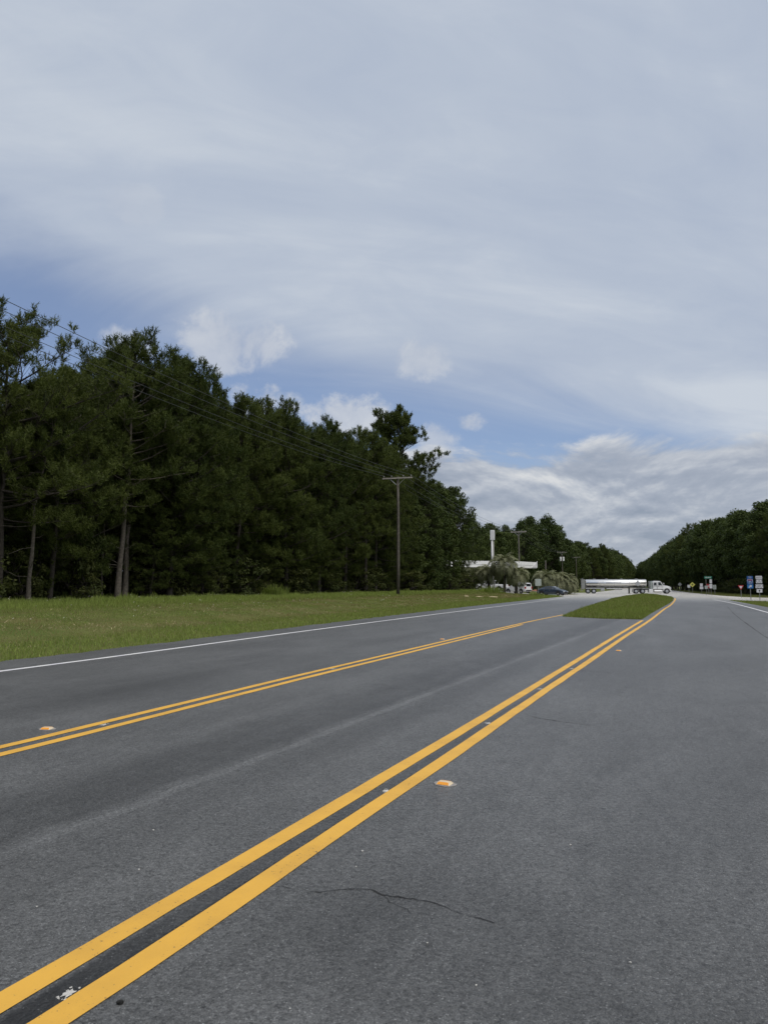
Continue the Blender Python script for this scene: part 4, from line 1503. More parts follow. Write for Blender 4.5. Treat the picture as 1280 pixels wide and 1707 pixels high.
def palm(x, y, th, nf, scale, seed, label, droop_bias=0.0, z=None):
    rg = random.Random(seed)
    root = empty('palm_tree', (x, y, float(gz(x, y)) if z is None else z))
    mb = MB()
    pts, rad = [], []
    for i in range(10):
        t = i / 9
        pts.append((0.08 * math.sin(2 * t + seed), 0.06 * math.sin(3 * t), -0.1 + t * (th + 0.1)))
        rad.append(0.24 * (1 - 0.25 * t) * (1.12 if i % 2 else 0.94))
    mb.tube(pts, rad, 9)
    mb.build('trunk', M['palm_trunk'], root)
    for i in range(nf):
        s = (i + 0.5) / nf
        tilt = R(-22 + 84 * s ** 0.9 + droop_bias) + rg.uniform(-0.12, 0.12)
        me = frond_meshes[3 if s < 0.12 else (0 if s < 0.45 else (1 if s < 0.75 else 2))]
        o = link('frond', me, root)
        o.location = (0.10 * math.cos(i * 2.4), 0.10 * math.sin(i * 2.4), th - 0.35 * s)
        o.rotation_euler = (0, tilt, i * 2.4 + rg.uniform(-0.2, 0.2))
        k = scale * rg.uniform(0.88, 1.1)
        o.scale = (k, k, k)
    tag(root, label, 'palm', 'pindo palms by the fuel station')
    return root


palm(-22.6, 106.6, 4.3, 44, 1.12, 1, 'tallest drooping palm, its head standing in front of the white canopy')
palm(-25.3, 108.4, 2.8, 36, 1.05, 2, 'palm left of the tallest one, in front of the sign pylon')
palm(-28.3, 110.8, 2.5, 36, 1.0, 3, 'leftmost palm, below the white canopy beside the forest')
palm(-20.9, 107.6, 2.7, 36, 1.02, 4, 'palm just right of the tallest one, behind the second utility pole')
palm(-19.5, 126.4, 2.5, 62, 1.2, 5, 'broad grey-green palm just right of the square grey sign', 0)
palm(-18.1, 128.0, 2.4, 62, 1.2, 6, 'middle grey-green palm directly behind the dark car', 0)
palm(-16.6, 129.6, 2.0, 62, 1.15, 7, 'rightmost grey-green palm nearest the tanker tail', 0)


# ------------------------------------------------------------------ utility poles and wires
def utility_pole(x, y, top, yaw, label, arms=1, transformer=False, detail=True, arm_len=3.1):
    z0 = float(gz(x, y))
    root = empty('utility_pole', (x, y, z0), yaw)
    H = top - z0
    mb = MB()
    mb.tube([(0.0, 0, -0.4), (0.02, 0, H * 0.3), (0.03, 0.01, H * 0.7), (0.0, 0, H)], [0.175, 0.16, 0.135, 0.11], 10)
    mb.build('pole', M['pole_wood'], root, smooth=True)
    a = MB()
    a.box(0, -0.16, H - 0.18, arm_len, 0.10, 0.13)
    arm = a.build('crossarm', M['arm_wood'], root, bevel=0.01)
    if detail:
        for s in (-1, 1):
            b = MB()
            b.tube([(s * 0.75, -0.13, H - 0.24), (s * 0.10, -0.15, H - 0.85)], 0.022, 5)
            b.build('brace', M['galv'], root)
        for q in (-1.4, -0.6, 0.6, 1.4):
            b = MB()
            b.tube([(q, -0.16, H - 0.12), (q, -0.16, H - 0.05), (q, -0.16, H - 0.04), (q, -0.16, H + 0.06), (q, -0.16, H + 0.09)], [0.012, 0.012, 0.045, 0.055, 0.02], 8)
            b.build('insulator', M['porcelain'], arm)
    if transformer:
        for s in (-1, 1):
            b = MB()
            b.tube([(s * 0.42, -0.05, H - 2.9), (s * 0.42, -0.05, H - 2.85), (s * 0.42, -0.05, H - 1.75), (s * 0.42, -0.05, H - 1.65)], [0.27, 0.30, 0.30, 0.20], 12)
            t = b.build('transformer', M['white'], root, smooth=False)
            b = MB()
            b.tube([(s * 0.42, -0.05, H - 1.66), (s * 0.42, -0.05, H - 1.38)], [0.05, 0.03], 6)
            b.build('bushing', M['porcelain'], t)
    tag(root, label, 'utility pole', 'wooden utility poles along the left side')
    return root


POLES = [(-20.8, -10.0, 12.35), (-24.25, 65.7, 12.2), (-27.0, 141.9, 12.25), (-30.5, 231, 12.1), (-30.9, 272, 12.0), (-32, 331, 11.7), (-35.2, 405, 11.6), (-37.5, 500, 11.0), (-33.0, 545, 11.0)]
ROADYAW = R(2.4)
PL = [None, 'nearest wooden utility pole with a pale crossarm in front of the forest', 'second utility pole, rising in front of the fuel canopy and palms', 'utility pole carrying two white transformers beyond the palms',
      'utility pole just right of the transformer pole', 'utility pole above the tail of the tanker', 'slim utility pole above the tanker tank', 'very small utility pole far behind the tanker', 'smallest and farthest utility pole behind the tanker']
for i, (x, y, t) in enumerate(POLES):
    if i == 0:
        utility_pole(x, y, t, ROADYAW, 'wooden utility pole the four wires come from, beyond the left side of the picture')
        continue
    utility_pole(x, y, t, ROADYAW, PL[i], transformer=(i == 3), detail=(i < 4), arm_len=(3.1 if i != 3 else 2.9))
mb = MB()
mb.tube([(0, 0, -0.2), (0, 0, 6.0)], [0.13, 0.10], 8)
o = mb.build('utility_pole', M['pole_wood'], smooth=True)
o.location = (-21.84, 141.8, 0.35)
tag(o, 'short bare wooden pole without crossarm above the grey-green palms', 'utility pole')


def wire(a, b, sag, r, label, n=24):
    mb = MB()
    pts = []
    for k in range(n + 1):
        t = k / n
        pts.append((a[0] + (b[0] - a[0]) * t, a[1] + (b[1] - a[1]) * t, a[2] + (b[2] - a[2]) * t - 4 * sag * t * (1 - t)))
    mb.tube(pts, r, 4, caps=False)
    o = mb.build('overhead_wire', M['wire'])
    tag(o, label, 'wire', 'overhead wires between the utility poles')


ordn = ['leftmost', 'second from left', 'third from left', 'rightmost']
span = ['coming from upper left to the nearest pole', 'between nearest and second pole', 'between second and transformer pole', 'just beyond the transformer pole', 'above the tanker tail']
for i in range(5):
    (x0, y0, t0), (x1, y1, t1) = POLES[i], POLES[i + 1]
    c, s = math.cos(ROADYAW), math.sin(ROADYAW)
    for j, q in enumerate((-1.4, -0.6, 0.6, 1.4)):
        def tip(x, y, t):
            return (x + q * c + 0.16 * s, y + q * s - 0.16 * c, t + 0.09)
        wire(tip(x0, y0, t0), tip(x1, y1, t1), 1.25, 0.013 if i == 0 else 0.014, 'overhead wire, %s of four, %s' % (ordn[j], span[i]), 28 if i == 0 else 16)


# ------------------------------------------------------------------ fuel station
def station():
    root = empty('fuel_canopy', (-25.07, 133.5, 0.62))
    ox, oy, oz = -25.07, 133.5, 0.62
    P = [(-38.9, 119.7), (-25.07, 133.5), (-23.25, 139.84), (-30.5, 147.0), (-47.5, 130.0)]
    L = [(p[0] - ox, p[1] - oy) for p in P]
    z0, z1 = 4.83 - oz, 5.97 - oz
    n = len(L)
    c = (sum(p[0] for p in L) / n, sum(p[1] for p in L) / n)
    def ring(k):
        return [(c[0] + (p[0] - c[0]) * k, c[1] + (p[1] - c[1]) * k) for p in L]
    mb = MB()
    mb.prism(ring(0.985), 'z', z0 + 0.10, z1 - 0.06)
    mb.build('roof', M['white_sign'], root)
    for i in range(n):
        a, b = L[i], L[(i + 1) % n]
        d = Vector((b[0] - a[0], b[1] - a[1], 0))
        nr = Vector((d.y, -d.x, 0)).normalized() * 0.06
        if nr.dot(Vector((a[0] - c[0], a[1] - c[1], 0))) < 0:
            nr = -nr
        for (nm, lo, hi, m_, k) in (('fascia_panel', z0 + 0.50, z1, M['white'], 1.0), ('fascia_panel', z0, z0 + 0.44, M['white'], 1.0), ('trim_strip', z0 + 0.44, z0 + 0.50, M['grey_sign'], 0.5)):
            q = MB()
            va, vb = Vector((*a, 0)), Vector((*b, 0))
            pts = [va, vb, vb + nr * k, va + nr * k]
            q.prism([(p.x, p.y) for p in pts], 'z', lo, hi)
            q.build(nm, m_, root)
    # angled bright emblem panel on the right-hand end
    b = L[2]
    a = L[1]
    dv = Vector((b[0] - a[0], b[1] - a[1], 0)).normalized()
    q = MB()
    e = Vector((*b, 0)) + Vector((dv.y, -dv.x, 0)) * 0.09
    q.slab([e - dv * 2.3 + Vector((0, 0, z0 + 0.12)), e + Vector((0, 0, z0 + 0.12)), e + Vector((0, 0, z1 + 0.22)), e - dv * 0.5 + Vector((0, 0, z1 - 0.1))], 0.05)
    q.build('emblem_panel', M['white_sign'], root)
    for (x, y) in ((-37.5, 124.5), (-30.0, 132.0), (-39.5, 131.0), (-29.5, 141.0)):
        m2 = MB()
        m2.tube([(x - ox, y - oy, -0.05), (x - ox, y - oy, z0 + 0.12)], 0.15, 10)
        m2.build('column', M['white_sign'], root)
    tag(root, 'flat white fuel station canopy with a dark line along its fascia', 'canopy')
    for i, (x, y, lb) in enumerate(((-35.5, 126.5, 'fuel pump under the canopy, left one'), (-31.6, 130.6, 'fuel pump under the canopy, right one'))):
        r2 = empty('fuel_pump', (x, y, 0.6), R(45))
        b2 = MB()
        b2.box(0, 0, 0.8, 0.9, 0.5, 1.6)
        b2.build('cabinet', M['grey_sign'], r2, bevel=0.03)
        b2 = MB()
        b2.box(0, -0.27, 1.15, 0.6, 0.04, 0.5)
        b2.build('display', M['black'], r2)
        b2 = MB()
        b2.box(0, 0, 1.72, 1.0, 0.55, 0.22)
        b2.build('top_sign', M['white_sign'], r2, bevel=0.02)
        b2 = MB()
        b2.tube([(0.48, 0, 1.3), (0.62, -0.05, 0.9), (0.60, -0.05, 0.4), (0.50, -0.05, 0.8)], 0.02, 5)
        b2.build('hose', M['black'], r2)
        tag(r2, lb + ' in deep shade', 'fuel pump', 'pumps under the canopy')
    # sign pylon
    r3 = empty('sign_pylon', (-26.5, 116.3, float(gz(-26.5, 116.3))), R(20))
    H = 10.6 - r3.location.z
    m3 = MB()
    m3.tube([(0, 0, -0.2), (0, 0, H - 1.55)], 0.16, 12)
    m3.build('pole', M['white_sign'], r3, smooth=True)
    m3 = MB()
    m3.tube([(0.27, 0.05, -0.2), (0.27, 0.05, H - 1.6)], 0.07, 8)
    m3.build('pole', M['post'], r3, smooth=True)
    m3 = MB()
    m3.box(0.06, 0, H - 0.82, 0.72, 0.42, 1.64)
    box = m3.build('sign_box', M['white'], r3, bevel=0.03)
    m3 = MB()
    m3.box(0.06, -0.215, H - 0.82, 0.58, 0.02, 1.48)
    m3.build('face', M['white_sign'], box)
    m3 = MB()
    m3.box(0.425, 0, H - 0.62, 0.02, 0.34, 1.2)
    m3.build('face', M['white_sign'], box)
    tag(r3, 'tall white sign pylon with a small blank box rising above the canopy', 'pylon')
    # lamp post by the left end of the canopy
    r4 = empty('lamp_post', (-36.2, 125.2, float(gz(-36.2, 125.2))))
    m4 = MB()
    m4.tube([(0, 0, -0.1), (0, 0, 7.2)], [0.07, 0.05], 8)
    m4.build('pole', M['post'], r4)
    m4 = MB()
    m4.tube([(0, 0, 7.15), (0.35, 0, 7.3)], 0.03, 6)
    m4.build('arm', M['post'], r4)
    m4 = MB()
    m4.box(0.5, 0, 7.3, 0.45, 0.22, 0.14)
    m4.build('lamp_head', M['galv'], r4, bevel=0.03)
    tag(r4, 'thin lamp post above the left end of the fuel canopy', 'lamp post')
    # dumpster-like cabinet
    r5 = empty('storage_bin', (-18.0, 124.6, float(gz(-18.0, 124.6)) + 0.03), R(20))
    m5 = MB()
    m5.box(0.0, 0, 0.62, 1.7, 1.1, 1.24)
    m5.build('body', M['bin'], r5, bevel=0.03)
    m5 = MB()
    m5.box(-0.25, 0, 1.34, 1.15, 1.14, 0.18)
    m5.build('lid', M['white'], r5, bevel=0.03)
    tag(r5, 'pale green bin with a white lid behind the dark car', 'bin')
    m6 = MB()
    m6.tube([(0, 0, 0), (0, 0, 1.9)], 0.06, 8)
    o6 = m6.build('marker_post', M['white'], None)
    o6.location = (-17.4, 126.0, float(gz(-17.4, 126.0)))
    tag(o6, 'slim white post standing among the grey-green palms', 'post')


station()


# ------------------------------------------------------------------ vehicles
def wheel(parent, x, y, r, w, side):
    mb = MB()
    n = 20
    prof = [(0.62, -w / 2), (0.93, -w / 2), (1.0, -w * 0.36), (1.0, w * 0.36), (0.93, w / 2), (0.62, w / 2)]
    V, F = [], []
    for k in range(n):
        a = 2 * math.pi * k / n
        for (rr, yy) in prof:
            V.append((x + r * rr * math.cos(a), y + yy, r + r * rr * math.sin(a)))
    m = len(prof)
    for k in range(n):
        k2 = (k + 1) % n
        for j in range(m):
            j2 = (j + 1) % m
            F.append((k * m + j, k2 * m + j, k2 * m + j2, k * m + j2))
    mb.add(V, F)
    wh = mb.build('wheel', M['tyre'], parent)
    rm = MB()
    yo = y + side * w * 0.40
    rm.tube([(x, y - side * w * 0.3, r), (x, yo - side * 0.02, r), (x, yo, r)], [r * 0.63, r * 0.62, r * 0.52], 16)
    rm.tube([(x, yo, r), (x, yo + side * 0.05, r)], [r * 0.2, r * 0.14], 10)
    rm.build('rim', M['rim'], wh)
    return wh


def lofted_body(stations, name, material, parent):
    """stations: (x, z0, z_belt, z_top, half width low, half width belt, half width top)"""
    V, F = [], []
    for (x, z0, zb, zt, w0, w1, w2) in stations:
        zm = z0 + (zb - z0) * 0.45
        V += [(x, -w0 * 0.92, z0), (x, -w1, zm), (x, -w1 * 0.985, zb), (x, -w2, zt - 0.02 * (zt - zb)), (x, -w2 * 0.6, zt), (x, w2 * 0.6, zt), (x, w2, zt - 0.02 * (zt - zb)), (x, w1 * 0.985, zb), (x, w1, zm), (x, w0 * 0.92, z0)]
    n = 10
    for i in range(len(stations) - 1):
        for k in range(n):
            k2 = (k + 1) % n
            F.append((i * n + k, i * n + k2, (i + 1) * n + k2, (i + 1) * n + k))
    F.append(tuple(range(n - 1, -1, -1)))
    F.append(tuple(range((len(stations) - 1) * n, len(stations) * n)))
    mb = MB()
    mb.add(V, F)
    return mb.build(name, material, parent, bevel=0.012)


def car(name, loc, rz, kind, paint, label, cat):
    root = empty(name, loc, rz)
    if kind == 'sedan':
        st = [(-2.30, 0.42, 0.78, 0.80, 0.62, 0.70, 0.60), (-2.18, 0.26, 0.92, 0.98, 0.78, 0.84, 0.70), (-1.75, 0.22, 0.95, 1.04, 0.84, 0.88, 0.70), (-0.95, 0.20, 0.95, 1.38, 0.86, 0.90, 0.56),
              (-0.30, 0.20, 0.94, 1.45, 0.87, 0.91, 0.58), (0.35, 0.20, 0.93, 1.41, 0.87, 0.91, 0.57), (1.15, 0.20, 0.92, 1.00, 0.86, 0.90, 0.70), (1.85, 0.22, 0.80, 0.84, 0.84, 0.86, 0.66), (2.25, 0.25, 0.66, 0.70, 0.74, 0.76, 0.58), (2.36, 0.34, 0.56, 0.58, 0.60, 0.64, 0.5)]
        axles, wr, glass = (1.42, -1.42), 0.33, [(3, 4), (4, 5)]
        shield, rear = (5, 6), (2, 3)
    elif kind == 'suv':
        st = [(-2.25, 0.45, 0.95, 1.10, 0.74, 0.82, 0.70), (-2.18, 0.32, 1.02, 1.60, 0.84, 0.88, 0.64), (-1.9, 0.28, 1.04, 1.70, 0.87, 0.90, 0.64), (-0.9, 0.26, 1.03, 1.74, 0.89, 0.92, 0.64),
              (0.1, 0.26, 1.02, 1.73, 0.89, 0.92, 0.64), (0.55, 0.26, 1.02, 1.62, 0.89, 0.92, 0.63), (1.25, 0.27, 1.01, 1.10, 0.88, 0.91, 0.74), (2.0, 0.30, 0.95, 1.00, 0.84, 0.87, 0.68), (2.28, 0.36, 0.80, 0.84, 0.72, 0.78, 0.6)]
        axles, wr, glass = (1.40, -1.38), 0.37, [(2, 3), (3, 4), (4, 5)]
        shield, rear = (5, 6), (0, 1)
    else:
        st = [(-2.85, 0.55, 1.02, 1.05, 0.84, 0.92, 0.86), (-2.80, 0.50, 1.06, 1.10, 0.88, 0.94, 0.88), (-0.95, 0.48, 1.06, 1.12, 0.90, 0.95, 0.88), (-0.90, 0.46, 1.12, 1.78, 0.91, 0.95, 0.68),
              (-0.1, 0.46, 1.12, 1.86, 0.91, 0.96, 0.68), (0.55, 0.46, 1.12, 1.80, 0.91, 0.96, 0.67), (1.25, 0.46, 1.12, 1.22, 0.90, 0.95, 0.80), (2.35, 0.48, 1.10, 1.14, 0.88, 0.93, 0.78), (2.62, 0.55, 0.92, 0.96, 0.80, 0.86, 0.7)]
        axles, wr, glass = (1.72, -1.72), 0.40, [(3, 4), (4, 5)]
        shield, rear = (5, 6), (2, 3)
    lofted_body(st, 'body', paint, root)
    for s in (-1, 1):
        for ax in axles:
            wheel(root, ax, s * (st[3][5] - 0.11), wr, 0.23, s)
            arch = MB()
            hw = st[3][5]
            arch.prism([(ax + (wr + 0.06) * math.cos(a), max(0.22, wr + (wr + 0.06) * math.sin(a))) for a in np.linspace(0, math.pi, 13)], 'y', s * (hw - 0.30), s * (hw + 0.004))
            arch.build('wheel_arch', M['black'], root)
    def side_pt(i, k, s):
        x, z0, zb, zt, w0, w1, w2 = st[i]
        z = zb + (zt - zb) * k
        w = w1 * 0.985 + (w2 - w1 * 0.985) * k
        return Vector((x, s * w, z))
    for (i, j) in glass:
        for s in (-1, 1):
            q = [side_pt(i, 0.10, s), side_pt(j, 0.10, s), side_pt(j, 0.86, s), side_pt(i, 0.86, s)]
            cc = sum(q, Vector()) / 4
            q = [cc + (p - cc) * 0.93 for p in q]
            if s > 0:
                q = q[::-1]
            mb = MB()
            mb.slab(q, 0.012)
            mb.build('window', M['glass'], root)
    for (nm, (i, j)) in (('windshield', shield), ('rear_window', rear)):
        def tp(i_, k):
            x, z0, zb, zt, w0, w1, w2 = st[i_]
            return Vector((x, k * w2 * 0.92, zt))
        q = [tp(i, -1), tp(j, -1), tp(j, 1), tp(i, 1)]
        cc = sum(q, Vector()) / 4
        q = [cc + (p - cc) * 0.88 for p in q]
        if (q[1] - q[0]).cross(q[2] - q[0]).z < 0:
            q = q[::-1]
        mb = MB()
        mb.slab(q, 0.014)
        mb.build(nm, M['glass'], root)
    for s in (-1, 1):
        x, z0, zb, zt, w0, w1, w2 = st[-2]
        mb = MB()
        mb.box(x + 0.02, s * w1 * 0.80, zb - 0.10, 0.24, 0.32, 0.13)
        mb.build('headlight', M['head'], root, bevel=0.03)
        x, z0, zb, zt, w0, w1, w2 = st[1]
        mb = MB()
        mb.box(x - 0.04, s * w1 * 0.84, zb - 0.10, 0.16, 0.26, 0.18 if kind == 'sedan' else 0.34)
        mb.build('tail_light', M['tail'], root, bevel=0.02)
        i = shield[0]
        mb = MB()
        mb.box(st[i + 1][0] - 0.25, s * (st[i][5] + 0.09), st[i][2] + 0.10, 0.12, 0.18, 0.13)
        mb.build('mirror', paint, root, bevel=0.03)
        for dx in (-0.95, 0.05):
            mb = MB()
            mb.box(dx, s * (st[4][5] + 0.006), 0.80 if kind != 'pickup' else 0.98, 0.16, 0.02, 0.035)
            mb.build('door_handle', M['chrome'], root)
    for (nm, xx) in (('front_bumper', st[-1][0] + 0.0), ('rear_bumper', st[0][0] - 0.0)):
        mb = MB()
        mb.box(xx, 0, st[0][1] + 0.02, 0.14, 1.3, 0.18)
        mb.build(nm, M['black'] if kind != 'pickup' else M['chrome'], root, bevel=0.03)
    mb = MB()
    mb.box(st[-1][0] + 0.01, 0, st[-1][1] + 0.14, 0.06, 0.8, 0.12)
    mb.build('grille', M['black'], root)
    tag(root, label, cat)
    return root


car('sedan', (-17.2, 117.6, 0.0), R(-18), 'sedan', M['navy'], 'dark navy car waiting at the mouth of the side road', 'car')
car('suv', (-22.9, 119.2, float(gz(-22.9, 119.2)) + 0.05), R(148), 'suv', M['car_white'], 'white car half hidden behind the second utility pole and palms', 'car')
car('pickup_truck', (-28.4, 123.5, float(gz(-28.4, 123.5)) + 0.05), R(172), 'pickup', M['car_white'], 'white pickup truck half hidden behind the palms under the canopy', 'pickup')


def tanker():
    root = empty('tanker_truck', (-15.75, 146.5, 0.0), R(8))
    root.scale = (0.95, 0.95, 0.95)
    # x runs from the trailer's rear (0) to the front bumper (17.3); y negative faces the road user
    hw = 1.22
    # ---- tank: rounded barrel with flared ends
    def barrel(x0, x1, cz, ry, rz, n=28, cap=0.16):
        V, F = [], []
        xs = [(x0, 0.55), (x0 + cap * 0.35, 0.86), (x0 + cap, 1.0), (x1 - cap, 1.0), (x1 - cap * 0.35, 0.86), (x1, 0.55)]
        for (x, k) in xs:
            for i in range(n):
                a = 2 * math.pi * i / n
                ca, sa = math.cos(a), math.sin(a)
                V.append((x, ry * k * math.copysign(abs(ca) ** 0.85, ca), cz + rz * k * math.copysign(abs(sa) ** 0.85, sa)))
        for j in range(len(xs) - 1):
            for i in range(n):
                i2 = (i + 1) % n
                F.append((j * n + i, j * n + i2, (j + 1) * n + i2, (j + 1) * n + i))
        F.append(tuple(range(n - 1, -1, -1)))
        F.append(tuple(range((len(xs) - 1) * n, len(xs) * n)))
        return V, F
    mb = MB()
    mb.add(*barrel(0.75, 12.75, 2.08, 1.16, 0.76))
    tank = mb.build('tank', M['chrome'], root, smooth=False)
    for p in tank.data.polygons:
        p.use_smooth = len(p.vertices) == 4
    for x in (0.95, 3.6, 6.4, 9.3, 12.5):
        b = MB()
        V, F = barrel(x - 0.03, x + 0.03, 2.08, 1.175, 0.775, cap=0.01)
        b.add(V, F)
        b.build('band', M['alu'], tank)
    b = MB()
    b.box(6.8, 0, 2.86, 11.2, 0.75, 0.07)
    b.build('walkway', M['alu'], tank)
    for x in (2.6, 5.0, 7.9, 10.8):
        b = MB()
        b.tube([(x, 0, 2.86), (x, 0, 2.97), (x, 0, 3.0)], [0.27, 0.27, 0.2], 12)
        b.build('hatch', M['alu'], tank)
    # dark belt stripe, script flourish and placard on both flanks
    for s in (-1, 1):
        y = s * 1.165
        b = MB()
        b.box(6.3, y, 2.16, 3.0, 0.02, 0.11)
        b.build('stripe', M['chassis'], tank)
        b = MB()
        d = 0.60
        b.slab([(10.95 - d, y * 1.002, 2.06), (10.95, y * 1.002, 2.06 - d), (10.95 + d, y * 1.002, 2.06), (10.95, y * 1.002, 2.06 + d)] if s < 0 else
               [(10.95, y * 1.002, 2.06 + d), (10.95 + d, y * 1.002, 2.06), (10.95, y * 1.002, 2.06 - d), (10.95 - d, y * 1.002, 2.06)], 0.03)
        b.build('diamond_placard', M['alu'], tank)
        b = MB()
        for k, (xx, zz, w, h) in enumerate(((3.25, 2.30, 0.10, 0.34), (3.5, 2.16, 0.34, 0.08), (3.75, 2.26, 0.10, 0.26), (4.0, 2.14, 0.28, 0.09), (4.25, 2.28, 0.10, 0.30), (4.5, 2.18, 0.10, 0.2))):
            b.box(xx, y, zz, w, 0.02, h)
        b.build('lettering', M['white_sign'], tank)
    # rear cabinet and ladder rails
    b = MB()
    b.prism([(0.0, 0.85), (0.55, 0.85), (0.72, 1.2), (0.72, 2.9), (0.10, 2.95), (0.0, 2.75)], 'y', -1.18, 1.18)
    rc = b.build('rear_cabinet', M['grey_sign'], root, bevel=0.03)
    for s in (-1, 1):
        b = MB()
        b.tube([(-0.04, s * 0.3, 0.6), (-0.06, s * 0.3, 3.0), (0.4, s * 0.3, 3.12)], 0.03, 6)
        b.build('ladder_rail', M['alu'], rc)
        b = MB()
        b.box(-0.02, s * 0.95, 1.05, 0.06, 0.22, 0.16)
        b.build('tail_light', M['tail'], root)
    b = MB()
    b.box(0.05, 0, 0.62, 0.14, 2.2, 0.14)
    b.build('rear_bumper', M['alu'], root)
    # frame, side rails, hose tray and pipes
    b = MB()
    for s in (-1, 1):
        b.box(6.6, s * 0.95, 1.24, 11.9, 0.10, 0.13)
    for x in np.linspace(1, 12.4, 9):
        b.box(x, 0, 1.24, 0.12, 1.8, 0.10)
    b.build('frame_rail', M['chassis'], root)
    for s in (-1, 1):
        b = MB()
        b.box(2.6, s * 1.16, 1.06, 3.6, 0.06, 0.20)
        b.build('fender', M['alu'], root, bevel=0.02)
        b = MB()
        b.tube([(4.9, s * 0.98, 0.98), (7.9, s * 0.98, 0.98)], 0.11, 10)
        b.build('hose_tray', M['alu'], root)
        b = MB()
        b.box(4.15, s * 0.95, 0.86, 0.75, 0.45, 0.62)
        b.build('toolbox', M['alu'], root, bevel=0.03)
        b = MB()
        b.box(9.35, s * 0.85, 0.62, 0.14, 0.14, 1.2)
        b.box(9.35, s * 0.85, 0.06, 0.3, 0.3, 0.08)
        b.build('landing_leg', M['chassis'], root)
        b = MB()
        b.box(6.4, s * 0.85, 0.80, 3.0, 0.05, 0.05)
        b.box(5.0, s * 0.85, 0.95, 0.05, 0.05, 0.3)
        b.box(7.9, s * 0.85, 0.95, 0.05, 0.05, 0.3)
        b.build('guard_rail', M['chassis'], root)
        for ax in (1.25, 2.40, 10.6, 11.85):
            wheel(root, ax, s * 0.96, 0.50, 0.50, s)
        wheel(root, 16.45, s * 1.02, 0.51, 0.30, s)
        b = MB()
        b.prism([(10.6 + 0.62 * math.cos(a), 0.5 + 0.62 * math.sin(a)) for a in np.linspace(2.3, 3.5, 6)] + [(10.6 + 0.57 * math.cos(a), 0.5 + 0.57 * math.sin(a)) for a in np.linspace(3.5, 2.3, 6)], 'y', s * 0.7, s * 1.2)
        b.build('mudflap', M['white'], root)
    # ---- tractor
    b = MB()
    for s in (-1, 1):
        b.box(13.4, s * 0.42, 0.86, 6.6, 0.09, 0.24)
    b.box(11.3, 0, 1.08, 1.1, 1.0, 0.10)
    b.build('tractor_frame', M['chassis'], root)
    cabp = [(13.85, 0.82), (15.75, 0.82), (15.75, 1.62), (15.35, 2.42), (15.10, 2.54), (14.2, 2.56), (13.95, 2.48), (13.85, 2.3)]
    b = MB()
    b.prism(cabp, 'y', -1.12, 1.12)
    cab = b.build('cab', M['white'], root, bevel=0.06)
    hood = [(15.70, 0.85), (17.05, 0.72), (17.28, 0.80), (17.30, 1.10), (17.10, 1.42), (16.6, 1.56), (15.70, 1.72)]
    b = MB()
    b.prism(hood, 'y', -0.78, 0.78)
    b.build('hood', M['white'], root, bevel=0.08)
    for s in (-1, 1):
        b = MB()
        arc = [(16.45 + 0.74 * math.cos(a), 0.52 + 0.74 * math.sin(a)) for a in np.linspace(0.0, math.pi, 14)]
        inn = [(16.45 + 0.58 * math.cos(a), 0.50 + 0.58 * math.sin(a)) for a in np.linspace(math.pi, 0.0, 14)]
        b.prism(arc + inn, 'y', s * 0.74, s * 1.16)
        b.build('front_fender', M['white'], root, bevel=0.02)
        b = MB()
        b.box(17.05, s * 0.90, 1.12, 0.16, 0.26, 0.2)
        b.build('headlight', M['head'], root, bevel=0.03)
        # door with window and handle
        b = MB()
        b.prism([(14.75, 0.90), (15.68, 0.90), (15.68, 1.62), (15.32, 2.36), (14.75, 2.38)], 'y', s * 1.12, s * 1.135)
        door = b.build('door', M['white'], cab)
        b = MB()
        b.prism([(14.84, 1.66), (15.56, 1.66), (15.28, 2.28), (14.84, 2.30)], 'y', s * 1.136, s * 1.15)
        b.build('window', M['glass'], door)
        b = MB()
        b.box(14.90, s * 1.15, 1.45, 0.18, 0.03, 0.05)
        b.build('handle', M['chassis'], door)
        b = MB()
        b.box(14.8, s * 1.14, 1.53, 1.9, 0.012, 0.05)
        b.box(14.8, s * 1.14, 0.87, 1.9, 0.012, 0.06)
        b.build('stripe', M['chassis'], cab)
        b = MB()
        b.prism([(13.98, 1.66), (14.50, 1.66), (14.50, 2.24), (14.05, 2.22)], 'y', s * 1.12, s * 1.135)
        b.build('window', M['glass'], cab)
        b = MB()
        b.box(14.60, s * 1.125, 1.55, 0.07, 0.012, 1.3)
        b.build('door_gap', M['chassis'], cab)
        b = MB()
        b.box(15.86, s * 1.36, 1.98, 0.10, 0.20, 0.42)
        b.build('mirror', M['white'], cab, bevel=0.02)
        b = MB()
        b.tube([(15.6, s * 1.12, 2.1), (15.86, s * 1.30, 2.1)], 0.02, 5)
        b.build('mirror_arm', M['chassis'], cab)
        b = MB()
        b.tube([(14.05, s * 0.92, 0.52), (15.55, s * 0.92, 0.52)], 0.29, 14)
        b.build('fuel_tank', M['chrome'], root)
        b = MB()
        b.box(13.45, s * 1.0, 0.58, 0.78, 0.4, 0.72)
        b.build('step_box', M['white'], root, bevel=0.04)
    b = MB()
    b.slab([(15.77, -0.98, 1.70), (15.77, 0.98, 1.70), (15.40, 0.92, 2.38), (15.40, -0.92, 2.38)], 0.015)
    b.build('windshield', M['glass'], cab)
    b = MB()
    b.box(13.62, 0, 1.72, 0.30, 2.0, 1.60)
    b.build('cab_extender', M['pale_sign'], root, bevel=0.05)
    b = MB()
    b.box(17.27, 0, 1.08, 0.10, 0.9, 0.5)
    b.build('grille', M['chrome'], root, bevel=0.02)
    b = MB()
    b.box(17.28, 0, 0.52, 0.22, 2.2, 0.30)
    b.build('front_bumper', M['white'], root, bevel=0.06)
